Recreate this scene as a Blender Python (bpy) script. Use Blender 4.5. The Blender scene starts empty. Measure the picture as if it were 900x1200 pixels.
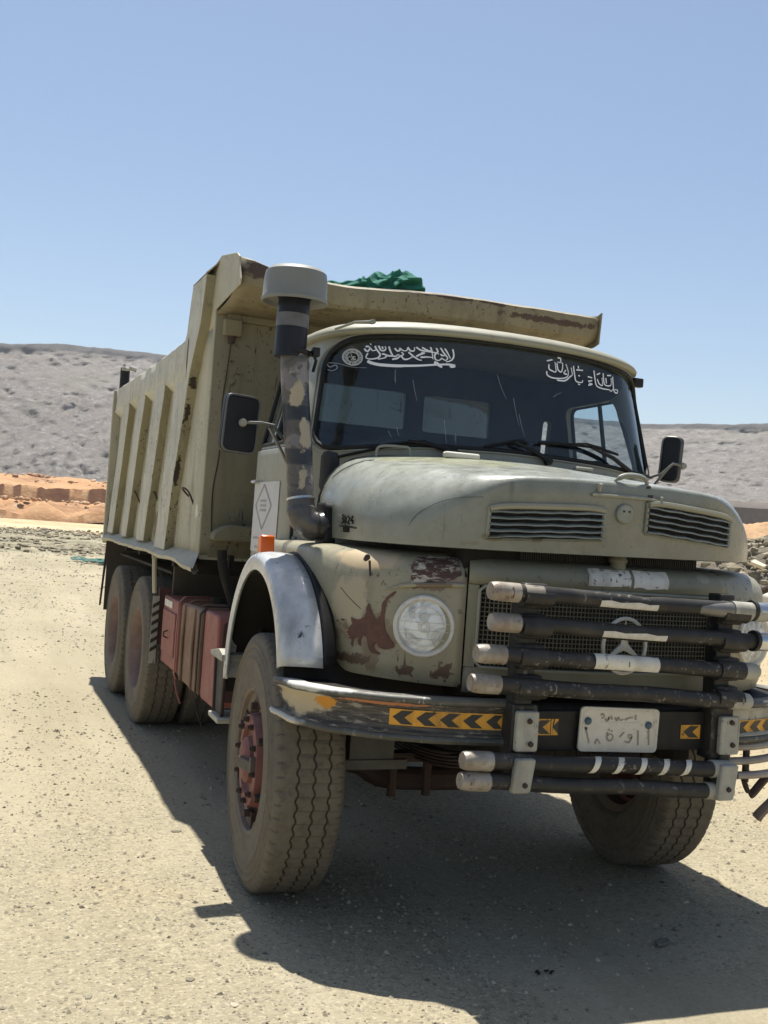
import bpy, bmesh, math, random
from math import sin, cos, pi, radians, sqrt, atan2
from mathutils import Vector, Matrix, noise

random.seed(7)
scene = bpy.context.scene
col = scene.collection

# ------------------------------------------------------------------ camera
CAM = Vector((-2.4917, -4.6194, 1.6127))
yaw, pitch, roll = radians(21.16), radians(.745), radians(4.07)
w_ = Vector((sin(yaw) * cos(pitch), cos(yaw) * cos(pitch), sin(pitch)))
r0 = Vector((cos(yaw), -sin(yaw), 0)); u0 = r0.cross(w_)
r_ = r0 * cos(roll) + u0 * sin(roll); u_ = u0 * cos(roll) - r0 * sin(roll)
cam_data = bpy.data.cameras.new('camera')
cam = bpy.data.objects.new('camera', cam_data); col.objects.link(cam)
cam.matrix_world = Matrix(((r_.x, u_.x, -w_.x, CAM.x), (r_.y, u_.y, -w_.y, CAM.y), (r_.z, u_.z, -w_.z, CAM.z), (0, 0, 0, 1)))
cam_data.sensor_fit = 'VERTICAL'; cam_data.sensor_height = 24; cam_data.lens = 1259.5 / 1200 * 24
cam_data.clip_start = .05; cam_data.clip_end = 12000
scene.camera = cam

# ------------------------------------------------------------------ sky, sun, exposure
sun_dir = Vector((.045, .30, 1)).normalized()
elev = math.asin(sun_dir.z); az = atan2(sun_dir.x, sun_dir.y)
world = bpy.data.worlds.new('World'); scene.world = world; world.use_nodes = True
wn = world.node_tree; wn.nodes.clear()
sky = wn.nodes.new('ShaderNodeTexSky'); sky.sky_type = 'NISHITA'; sky.sun_disc = False
sky.sun_elevation = elev; sky.sun_rotation = az
sky.air_density = 1.0; sky.dust_density = 1.35; sky.ozone_density = .65; sky.altitude = 300
bg = wn.nodes.new('ShaderNodeBackground'); bg.inputs['Strength'].default_value = .083
wo = wn.nodes.new('ShaderNodeOutputWorld')
wn.links.new(sky.outputs[0], bg.inputs[0]); wn.links.new(bg.outputs[0], wo.inputs[0])
sd = bpy.data.lights.new('sun', 'SUN'); sd.energy = 5.0; sd.angle = radians(.55); sd.color = (1, .96, .885)
sun = bpy.data.objects.new('sun', sd); col.objects.link(sun)
sun.rotation_euler = sun_dir.to_track_quat('Z', 'Y').to_euler()
scene.view_settings.view_transform = 'Standard'; scene.view_settings.look = 'None'
scene.view_settings.exposure = 0.72; scene.view_settings.gamma = 1
scene.cycles.max_bounces = 8

# ------------------------------------------------------------------ material helpers
def srgb(r, g, b):
    f = lambda c: c / 255 / 12.92 if c <= 10 else ((c / 255 + .055) / 1.055) ** 2.4
    return (f(r), f(g), f(b), 1)

class N:
    def __init__(s, name):
        s.m = bpy.data.materials.new(name); s.m.use_nodes = True
        s.t = s.m.node_tree; s.t.nodes.clear()
        s.out = s.t.nodes.new('ShaderNodeOutputMaterial')
        s.b = s.t.nodes.new('ShaderNodeBsdfPrincipled')
        s.t.links.new(s.b.outputs[0], s.out.inputs[0])
        s.co = s.t.nodes.new('ShaderNodeTexCoord').outputs['Object']
    def put(s, sock, v):
        if isinstance(v, bpy.types.NodeSocket): s.t.links.new(v, sock)
        elif v is not None: sock.default_value = v
    def set(s, **k):
        for a, v in k.items(): s.put(s.b.inputs[a.replace('_', ' ')], v)
        return s
    def noise(s, scale, detail=4, rough=.6, vec=None, dist=0):
        n = s.t.nodes.new('ShaderNodeTexNoise'); s.put(n.inputs['Vector'], vec or s.co)
        n.inputs['Scale'].default_value = scale; n.inputs['Detail'].default_value = detail
        n.inputs['Roughness'].default_value = rough; n.inputs['Distortion'].default_value = dist
        return n.outputs['Fac']
    def voro(s, scale, feature='F1', vec=None, out='Distance', rand=1):
        n = s.t.nodes.new('ShaderNodeTexVoronoi'); n.feature = feature
        s.put(n.inputs['Vector'], vec or s.co); n.inputs['Scale'].default_value = scale
        n.inputs['Randomness'].default_value = rand
        return n.outputs[out]
    def stretch(s, sc, rot=(0, 0, 0), loc=(0, 0, 0), vec=None):
        n = s.t.nodes.new('ShaderNodeMapping'); s.put(n.inputs['Vector'], vec or s.co)
        n.inputs['Scale'].default_value = sc; n.inputs['Rotation'].default_value = rot; n.inputs['Location'].default_value = loc
        return n.outputs[0]
    def ramp(s, f, lo, hi, a=0., b=1., smooth=False):
        n = s.t.nodes.new('ShaderNodeMapRange'); s.put(n.inputs['Value'], f)
        n.interpolation_type = 'SMOOTHSTEP' if smooth else 'LINEAR'
        n.inputs['From Min'].default_value = lo; n.inputs['From Max'].default_value = hi
        n.inputs['To Min'].default_value = a; n.inputs['To Max'].default_value = b
        return n.outputs[0]
    def math(s, op, a, b=0., c=0.):
        n = s.t.nodes.new('ShaderNodeMath'); n.operation = op
        for i, v in enumerate((a, b, c)): s.put(n.inputs[i], v)
        return n.outputs[0]
    def mix(s, f, a, b):
        n = s.t.nodes.new('ShaderNodeMix'); n.data_type = 'RGBA'
        s.put(n.inputs[0], f); s.put(n.inputs[6], a); s.put(n.inputs[7], b)
        return n.outputs[2]
    def xyz(s, vec=None):
        n = s.t.nodes.new('ShaderNodeSeparateXYZ'); s.put(n.inputs[0], vec or s.co); return n.outputs
    def up(s):
        g = s.t.nodes.new('ShaderNodeNewGeometry'); return s.xyz(g.outputs['Normal'])[2]
    def blob(s, c, rad, amp=.5, scale=14, hard=.12, detail=5):
        """mask of a ragged patch centred on c with radii rad (metres)"""
        n = s.t.nodes.new('ShaderNodeVectorMath'); n.operation = 'SUBTRACT'
        s.put(n.inputs[0], s.co); n.inputs[1].default_value = c
        d = s.t.nodes.new('ShaderNodeVectorMath'); d.operation = 'DIVIDE'
        s.put(d.inputs[0], n.outputs[0]); d.inputs[1].default_value = rad
        l = s.t.nodes.new('ShaderNodeVectorMath'); l.operation = 'LENGTH'; s.put(l.inputs[0], d.outputs[0])
        k = s.math('ADD', s.math('SUBTRACT', 1., l.outputs['Value']), s.math('MULTIPLY', s.math('SUBTRACT', s.noise(scale, detail, .65), .5), amp * 4))
        return s.ramp(k, -hard, hard)
    def bump(s, h, strength=.3, dist=.01, prev=None):
        n = s.t.nodes.new('ShaderNodeBump'); n.inputs['Strength'].default_value = strength
        n.inputs['Distance'].default_value = dist; s.put(n.inputs['Height'], h)
        if prev: s.put(n.inputs['Normal'], prev)
        s.put(s.b.inputs['Normal'], n.outputs[0]); return n.outputs[0]

def paint(name, c1, c2, chip, rough=.55, chips=.5, dust=.35, dustcol=(.43, .39, .29, 1), scale=3., blobs=(), metal=0, dent=.25, streak=.3):
    n = N(name)
    a = n.mix(n.ramp(n.noise(scale, 6, .62), .3, .7), c1, c2)
    # grime running down
    st = n.noise(9, 5, .6, n.stretch((1, 1, .12)))
    a = n.mix(n.math('MULTIPLY', n.ramp(st, .52, .78), streak), a, chip)
    # settled dust
    du = n.math('MULTIPLY', n.ramp(n.noise(5.5, 6, .7), .25, .75), n.ramp(n.up(), .1, .95, .28, 1))
    a = n.mix(n.math('MULTIPLY', du, dust), a, dustcol)
    # scratches and chips
    ch = n.math('MULTIPLY', n.ramp(n.noise(38, 6, .7), .60 - .02 * chips, .62), n.ramp(n.noise(2.9, 4), .47, .60))
    sc = n.math('MULTIPLY', n.ramp(n.noise(30, 3, .7, n.stretch((1, 1, .08), (.3, .5, .2))), .655, .67), n.ramp(n.noise(3.1, 2), .46, .56))
    a = n.mix(n.math('MULTIPLY', n.math('MAXIMUM', ch, sc), chips), a, chip)
    for c, rad, colr, amp, sca in blobs:
        a = n.mix(n.blob(c, rad, amp, sca), a, colr)
    n.set(Base_Color=a, Roughness=n.ramp(n.noise(12, 5), .3, .7, rough - .1, rough + .14), Metallic=metal)
    b = n.bump(n.noise(2.4, 3, .5), dent, .03)
    n.bump(n.noise(60, 4), .12, .004, b)
    return n.m

def simple(name, c, rough=.6, metal=0, var=.25, scale=12, bump=.15, c2=None, **k):
    n = N(name)
    c2 = c2 or (c[0] * (1 - var), c[1] * (1 - var), c[2] * (1 - var), 1)
    n.set(Base_Color=n.mix(n.ramp(n.noise(scale, 6, .65), .3, .7), c, c2), Roughness=n.ramp(n.noise(scale * 1.7, 4), .3, .7, rough - .08, rough + .1), Metallic=metal, **k)
    if bump: n.bump(n.noise(scale * 4, 5), bump, .006)
    return n.m

OL1, OL2 = (.215, .195, .125, 1), (.275, .252, .168, 1)
RUST = (.12, .042, .022, 1); DARKCHIP = (.045, .035, .025, 1)
M = {}
M['hood'] = paint('hood_paint', (.115, .120, .088, 1), (.145, .150, .116, 1), (.075, .07, .05, 1), .30, .5, .85, dustcol=(.50, .52, .47, 1), scale=1.6, dent=.35, streak=.12,  # strong pale dust on top also paints in the sunlit sheen
    blobs=[((-.45, .0, 1.96), (.33, .45, .14), (.30, .31, .21, 1), .35, 5), ((.55, -.2, 1.9), (.12, .5, .1), (.29, .29, .2, 1), .5, 8),
           ((-.60, -.88, 1.60), (.035, .1, .012), (.13, .12, .07, 1), .9, 24), ((-.43, -.93, 1.60), (.02, .08, .010), (.12, .11, .07, 1), .9, 24), ((-.66, -.84, 1.57), (.03, .08, .010), (.15, .14, .09, 1), .9, 24),
           ((.78, -.66, 1.72), (.035, .1, .12), (.16, .12, .07, 1), .4, 14)])
M['fender'] = paint('fender_paint', OL1, OL2, DARKCHIP, .45, .8, .3, scale=2.6, dent=.45, streak=.3,
    blobs=[((-1.0, -.55, 1.485), (.17, .2, .05), (.42, .33, .2, 1), .35, 7), ((-.97, -.6, 1.195), (.10, .3, .065), (.175, .135, .085, 1), .7, 14), ((-.95, -.6, 1.10), (.02, .3, .07), (.16, .115, .07, 1), .8, 18), ((-.77, -.72, 1.40), (.06, .3, .03), (.16, .115, .07, 1), .8, 18),
           ((-1.0, -.55, 1.07), (.04, .2, .02), (.08, .05, .03, 1), 1., 40), ((-1.02, -.55, 1.3), (.05, .2, .1), (.34, .29, .19, 1), .6, 9),
           ((-.72, -.8, 1.06), (.035, .16, .03), (.085, .045, .03, 1), 1., 40), ((-.84, -.72, 1.05), (.03, .16, .02), (.085, .045, .03, 1), 1., 40),
           ((-.70, -.8, 1.42), (.08, .1, .012), (.3, .22, .15, 1), .6, 30),
           
           ((.95, -.4, 1.40), (.14, .3, .2), (.33, .29, .2, 1), .3, 6)])
M['nose'] = paint('nose_paint', (.15, .145, .095, 1), (.19, .18, .12, 1), DARKCHIP, .45, .6, .3, scale=2.6, dent=.3,
    blobs=[((.40, -.88, 1.49), (.03, .2, .02), (.3, .26, .2, 1), .5, 30)])
M['cab'] = paint('cab_paint', (.215, .22, .175, 1), (.25, .25, .2, 1), (.08, .07, .05, 1), .45, .35, .25, scale=1.9, dent=.2, streak=.15)
M['roof'] = paint('roof_paint', (.215, .21, .15, 1), (.26, .25, .185, 1), (.1, .09, .06, 1), .5, .3, .3, scale=2.2, dent=.15, streak=.1)
M['body'] = paint('tipper_paint', (.37, .345, .245, 1), (.46, .43, .315, 1), (.05, .033, .02, 1), .62, 1., .35, scale=2.2, dent=.7, streak=.45,
    blobs=[           ((-1.15, 2.05, 1.62), (.05, .04, .05), (.62, .60, .52, 1), .7, 40), ((-1.22, 2.05, 2.95), (.06, .12, .12), (.16, .11, .07, 1), .5, 12), ((-1.2, 3.4, 1.5), (.1, .35, .1), (.20, .165, .10, 1), .6, 14)])
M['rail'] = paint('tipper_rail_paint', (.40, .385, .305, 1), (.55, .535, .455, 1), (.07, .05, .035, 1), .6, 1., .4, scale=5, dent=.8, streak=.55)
M['ribside'] = paint('tipper_painted_shade', (.25, .225, .135, 1), (.31, .28, .175, 1), (.05, .033, .02, 1), .65, 1., .2, scale=2.6, dent=.4, streak=.5,  # darker copy of the tipper paint, shade of the recessed faces painted in
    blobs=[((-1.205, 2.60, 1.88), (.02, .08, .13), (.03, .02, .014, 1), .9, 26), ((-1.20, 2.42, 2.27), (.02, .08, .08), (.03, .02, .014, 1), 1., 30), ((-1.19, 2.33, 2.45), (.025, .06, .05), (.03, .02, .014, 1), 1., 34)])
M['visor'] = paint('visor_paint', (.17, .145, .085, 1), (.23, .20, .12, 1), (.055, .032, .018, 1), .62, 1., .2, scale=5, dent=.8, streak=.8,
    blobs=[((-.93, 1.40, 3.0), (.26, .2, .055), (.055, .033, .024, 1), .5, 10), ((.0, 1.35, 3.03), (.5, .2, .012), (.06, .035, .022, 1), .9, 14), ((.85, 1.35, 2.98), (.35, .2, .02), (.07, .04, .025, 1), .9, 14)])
M['silver'] = paint('silver_mudguard_paint', (.35, .37, .38, 1), (.62, .63, .62, 1), (.09, .08, .07, 1), .30, 1., .05, scale=7, dent=1., metal=.15, streak=.45,
    blobs=[((-1.2, -.33, 1.14), (.025, .1, .04), (.05, .045, .04, 1), .6, 30), ((-1.16, -.32, 1.18), (.05, .1, .012), (.08, .07, .06, 1), .6, 40)])
M['wall'] = paint('shade_wall_paint', (.155, .14, .085, 1), (.20, .18, .115, 1), (.04, .025, .015, 1), .65, 1., .15, scale=2.2, dent=.4, streak=.5)  # darker than the tipper sides: front-face shade is put into the paint
M['red'] = paint('red_tank_paint', (.22, .060, .048, 1), (.28, .088, .07, 1), (.05, .025, .02, 1), .6, .6, .35, scale=4, dent=.3, dustcol=(.33, .22, .16, 1))
M['browntank'] = paint('brown_tank_paint', (.135, .068, .04, 1), (.18, .10, .06, 1), (.04, .02, .015, 1), .6, .5, .35, scale=4, dent=.3, dustcol=(.25, .18, .12, 1))
M['redhub'] = paint('red_hub_paint', (.13, .032, .030, 1), (.19, .055, .046, 1), (.04, .025, .02, 1), .65, .5, .75, scale=9, dent=.2, dustcol=(.27, .17, .13, 1))
M['dusty_rim'] = simple('dusty_rim', (.20, .155, .115, 1), .8, 0, .4, 9)
M['black'] = simple('black_paint', (.008, .008, .009, 1), .45, 0, .3, 10, .1, c2=(.018, .017, .016, 1))
M['dark'] = simple('dark_chassis', (.022, .019, .016, 1), .75, 0, .4, 9)
M['void'] = simple('painted_recess_shade', (.006, .006, .006, 1), .9, 0, .2, 9, 0)  # near-black colour standing in for shade inside the vents
M['inner'] = simple('cab_lining', (.035, .036, .038, 1), .8, 0, .3, 6, .05)
M['rustdark'] = simple('rusty_steel', (.06, .03, .02, 1), .8, 0, .4, 10, .3, c2=(.03, .022, .018, 1))
M['hubbr'] = simple('dirty_hub_bracket', (.11, .09, .07, 1), .7, 0, .4, 20)
M['rubber'] = simple('rubber_seal', (.012, .012, .012, 1), .6, 0, .2, 10, 0)
M['mirrorback'] = simple('mirror_shell', (.008, .010, .014, 1), .42, 0, .2, 7, .03)
M['chrome'] = simple('worn_chrome', (.62, .61, .6, 1), .28, 1, .3, 14, .05)
M['pale'] = paint('weathered_pale_plate', (.27, .265, .22, 1), (.38, .365, .31, 1), (.05, .04, .035, 1), .55, 1., .2, scale=14, dent=.7, streak=.5)
for k_ in ('black', 'dark', 'rubber'): M[k_].node_tree.nodes['Principled BSDF'].inputs['Specular IOR Level'].default_value = .25
M['captan'] = paint('worn_bar_cap', (.20, .16, .115, 1), (.36, .33, .285, 1), (.12, .055, .03, 1), .45, 1., .1, scale=16, metal=.1, dent=.5, streak=.9)
M['white'] = simple('white_paint', (.62, .60, .54, 1), .55, 0, .3, 30, .1)
M['whitetape'] = paint('worn_white_tape', (.60, .57, .48, 1), (.66, .64, .57, 1), (.10, .08, .06, 1), .5, 1., .2, scale=20, dent=.2, streak=.5)
M['sticker'] = simple('white_lettering', (.78, .80, .82, 1), .5, 0, .08, 40, 0)
M['yellow'] = paint('yellow_tape', (.62, .28, .012, 1), (.72, .35, .02, 1), (.03, .02, .012, 1), .5, 1., .25, scale=20, dent=.1, streak=.9)
M['tapeblack'] = simple('black_tape_print', (.02, .018, .015, 1), .45, 0, .2, 30, .05)
M['plate'] = paint('plate_white', (.52, .49, .41, 1), (.60, .57, .49, 1), (.2, .16, .12, 1), .5, .5, .3, scale=18, dent=.2)
M['platebump'] = simple('plate_figures', (.30, .26, .21, 1), .6, 0, .3, 60, 0)
M['blue'] = simple('blue_screw', (.06, .12, .17, 1), .5, 0, .5, 60, .1)
M['amber'] = N('amber_lens').set(Base_Color=(.80, .14, .008, 1), Roughness=.25, Transmission_Weight=.25).m
M['tarp'] = simple('green_tarpaulin', (.018, .17, .115, 1), .88, 0, .5, 14, .3, c2=(.008, .10, .07, 1))
M['greynavy'] = simple('navy_tape', (.010, .012, .020, 1), .4, 0, .3, 14, .1)
M['snorkcap'] = simple('snorkel_cap_plastic', (.20, .205, .185, 1), .5, 0, .15, 9, .05)
M['wood'] = None

def wood():
    n = N('worn_bumper_steel')
    g = n.noise(26, 6, .7, n.stretch((.35, .35, 4)))
    a = n.mix(n.ramp(g, .35, .62), (.02, .018, .015, 1), (.115, .10, .08, 1))
    a = n.mix(n.ramp(n.noise(9, 5, .7), .5, .66), a, (.045, .04, .036, 1))
    a = n.mix(n.math('MULTIPLY', n.ramp(n.noise(33, 5, .7, n.stretch((.4, .4, 2))), .56, .62), .7), a, (.36, .32, .25, 1))
    a = n.mix(n.blob((-1.2, -.6, .93), (.13, .15, .07), .35, 14), a, (.46, .38, .24, 1))
    a = n.mix(n.blob((-1.165, -.72, .93), (.04, .06, .022), .7, 30), a, (.55, .24, .02, 1))
    a = n.mix(n.blob((-.97, -.87, .955), (.2, .15, .008), .6, 30), a, (.42, .17, .07, 1))
    n.set(Base_Color=a, Roughness=.6, Metallic=.15); n.bump(g, .6, .006)
    return n.m
M['wood'] = wood()
for k_, v_ in (('hood', .35), ('fender', .12), ('cab', .15)):
    b_ = M[k_].node_tree.nodes['Principled BSDF']; b_.inputs['Coat Weight'].default_value = v_; b_.inputs['Coat Roughness'].default_value = .22
M['lip'] = paint('bumper_lip_paint', (.05, .05, .042, 1), (.085, .085, .075, 1), (.30, .29, .26, 1), .58, 1., .2, scale=8, dent=.6, streak=.3,
    blobs=[((-1.18, -.62, 1.0), (.2, .2, .04), (.50, .49, .44, 1), .3, 9), ((-1.22, -.5, .84), (.12, .16, .04), (.50, .48, .42, 1), .3, 9)])
M['blackbar'] = paint('bull_bar_paint', (.012, .012, .012, 1), (.024, .023, .022, 1), (.19, .165, .14, 1), .42, 1., .10, scale=9, dent=.3, streak=.15)
M['blackbar'].node_tree.nodes['Principled BSDF'].inputs['Specular IOR Level'].default_value = .3

def tyre_mat():
    n = N('dusty_tyre_rubber')
    a = n.mix(n.ramp(n.noise(7, 6, .7), .3, .72), (.115, .095, .068, 1), (.15, .13, .095, 1))
    a = n.mix(n.ramp(n.noise(30, 5, .7), .5, .75), a, (.07, .06, .048, 1))
    x = n.xyz()
    rr = n.math('SQRT', n.math('ADD', n.math('MULTIPLY', x[1], x[1]), n.math('MULTIPLY', x[2], x[2])))
    groove = n.ramp(rr, .540, .548, 1, 0)
    tread = n.ramp(n.math('ABSOLUTE', x[0]), .118, .124, 1, 0)
    a = n.mix(n.math('MULTIPLY', groove, tread), a, (.06, .05, .037, 1))
    at2 = n.t.nodes.new('ShaderNodeMath'); at2.operation = 'ARCTAN2'; n.put(at2.inputs[0], x[2]); n.put(at2.inputs[1], x[1])
    ph = n.math('FRACT', n.math('ADD', n.math('MULTIPLY', at2.outputs[0], 62 / (2 * pi)), n.math('MULTIPLY', n.noise(30, 2), .12)))
    sipe = n.math('MULTIPLY', n.math('MULTIPLY', n.ramp(n.math('ABSOLUTE', n.math('SUBTRACT', ph, .5)), .05, .10, 1, 0), n.ramp(rr, .546, .550)), n.ramp(x[0], -.075, -.055))
    lugs = n.math('MULTIPLY', n.ramp(n.math('ABSOLUTE', n.math('SUBTRACT', ph, .0)), .12, .2, 1, 0), n.math('MULTIPLY', n.ramp(n.math('ABSOLUTE', x[0]), .112, .116), n.ramp(rr, .528, .534)))
    dk = n.math('MAXIMUM', n.math('MULTIPLY', sipe, .34), n.math('MULTIPLY', lugs, .36))
    a = n.mix(dk, a, (.045, .038, .028, 1))
    n.set(Base_Color=a, Roughness=.88)
    ring = n.math('SINE', n.math('MULTIPLY', rr, 420.))
    b = n.bump(n.math('MULTIPLY', ring, n.ramp(rr, .5, .51, 1, 0)), .25, .002)
    n.bump(n.math('SUBTRACT', n.math('MULTIPLY', n.noise(45, 5, .7), .5), dk), .45, .006, b)
    return n.m
M['tyre'] = tyre_mat()

def snork_mat():
    n = N('patched_camouflage_tape')
    z = n.xyz()[2]
    v = n.voro(9, 'F1', n.stretch((1, 1, .8)), 'Color')
    c = n.t.nodes.new('ShaderNodeSeparateColor'); n.put(c.inputs[0], v)
    nn = n.noise(10, 3, .5, dist=.6)
    a = n.mix(n.ramp(nn, .40, .46), (.045, .042, .05, 1), (.085, .075, .06, 1))
    a = n.mix(n.ramp(nn, .53, .57), a, (.15, .135, .13, 1))
    a = n.mix(n.math('MULTIPLY', n.ramp(n.noise(5, 5, .7, n.stretch((1, 1, 1), loc=(3.1, 2, 1.7))), .58, .60), .8), a, (.24, .215, .205, 1))
    for z0, z1, cc in ((2.06, 2.13, (.02, .022, .026, 1)), (1.86, 1.93, (.025, .026, .03, 1))):
        m = n.math('MULTIPLY', n.ramp(z, z0 - .004, z0 + .004), n.ramp(z, z1 - .004, z1 + .004, 1, 0))
        a = n.mix(m, a, cc)
    for c_, rad in (((-1.145, 0, 2.185), (.032, .2, .05)), ((-1.105, 0, 1.985), (.03, .2, .055)), ((-1.11, 0, 1.79), (.022, .2, .04))):
        a = n.mix(n.blob(c_, rad, .9, 13, .12), a, (.36, .30, .20, 1))
    n.set(Base_Color=a, Roughness=n.ramp(n.noise(14, 4), .3, .7, .28, .5))
    n.bump(n.noise(26, 4), .5, .012)
    return n.m
M['snork'] = snork_mat()
for k_ in ('mirrorback', 'greynavy'): M[k_].node_tree.nodes['Principled BSDF'].inputs['Specular IOR Level'].default_value = .28
M['arm'] = simple('dull_mirror_arm', (.16, .16, .155, 1), .35, .6, .3, 20, 0)
M['elbow'] = simple('glossy_black_elbow', (.022, .022, .022, 1), .22, 0, .2, 9, .3, c2=(.10, .09, .08, 1))

def glass(name, tint=(.64, .74, .79, 1), refl=1., dirt=.05, dcol=(.26, .30, .34, 1)):
    n = N(name); t = n.t
    t.nodes.remove(n.b)
    tr = t.nodes.new('ShaderNodeBsdfTransparent'); tr.inputs[0].default_value = tint
    gl = t.nodes.new('ShaderNodeBsdfGlossy'); gl.inputs['Roughness'].default_value = .03
    gl.inputs['Color'].default_value = (refl, refl, refl, 1)
    fr = t.nodes.new('ShaderNodeLayerWeight'); fr.inputs[0].default_value = .5
    fz = n.math('ADD', .05, n.math('MULTIPLY', n.math('POWER', fr.outputs['Facing'], 5.), .9))
    m = t.nodes.new('ShaderNodeMixShader'); t.links.new(fz, m.inputs[0]); t.links.new(tr.outputs[0], m.inputs[1]); t.links.new(gl.outputs[0], m.inputs[2])
    df = t.nodes.new('ShaderNodeBsdfDiffuse'); df.inputs[0].default_value = dcol
    m2 = t.nodes.new('ShaderNodeMixShader'); t.links.new(m.outputs[0], m2.inputs[1]); t.links.new(df.outputs[0], m2.inputs[2])
    scr = n.math('MULTIPLY', n.ramp(n.noise(22, 2, .6, n.stretch((1, 1, .10), (0, .25, 0))), .70, .72), n.ramp(n.noise(2.5, 2), .5, .56))
    d = n.math('MAXIMUM', n.math('MULTIPLY', n.ramp(n.noise(2.2, 6, .7), .35, .8), dirt), n.math('MULTIPLY', scr, .4))
    if name == 'headlight_lens': d = n.ramp(n.noise(13, 3, .5, dist=1.5), .38, .62, .45, .95)
    t.links.new(d, m2.inputs[0]); t.links.new(m2.outputs[0], n.out.inputs[0])
    return n.m
M['glass'] = glass('windshield_glass')
M['sideglass'] = glass('side_glass', (.8, .84, .86, 1), 1., .04)
def lens():
    n = glass('headlight_lens', (.85, .87, .86, 1), 1., .5, (.80, .82, .81, 1)); return n
def lens_old():
    n = glass('headlight_lens', (.85, .87, .86, 1), 1., .5, (.85, .87, .86, 1)); return n
M['lens'] = lens()
M['refl'] = simple('dull_reflector', (.85, .85, .83, 1), .4, .0, .35, 12, .05)

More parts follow.
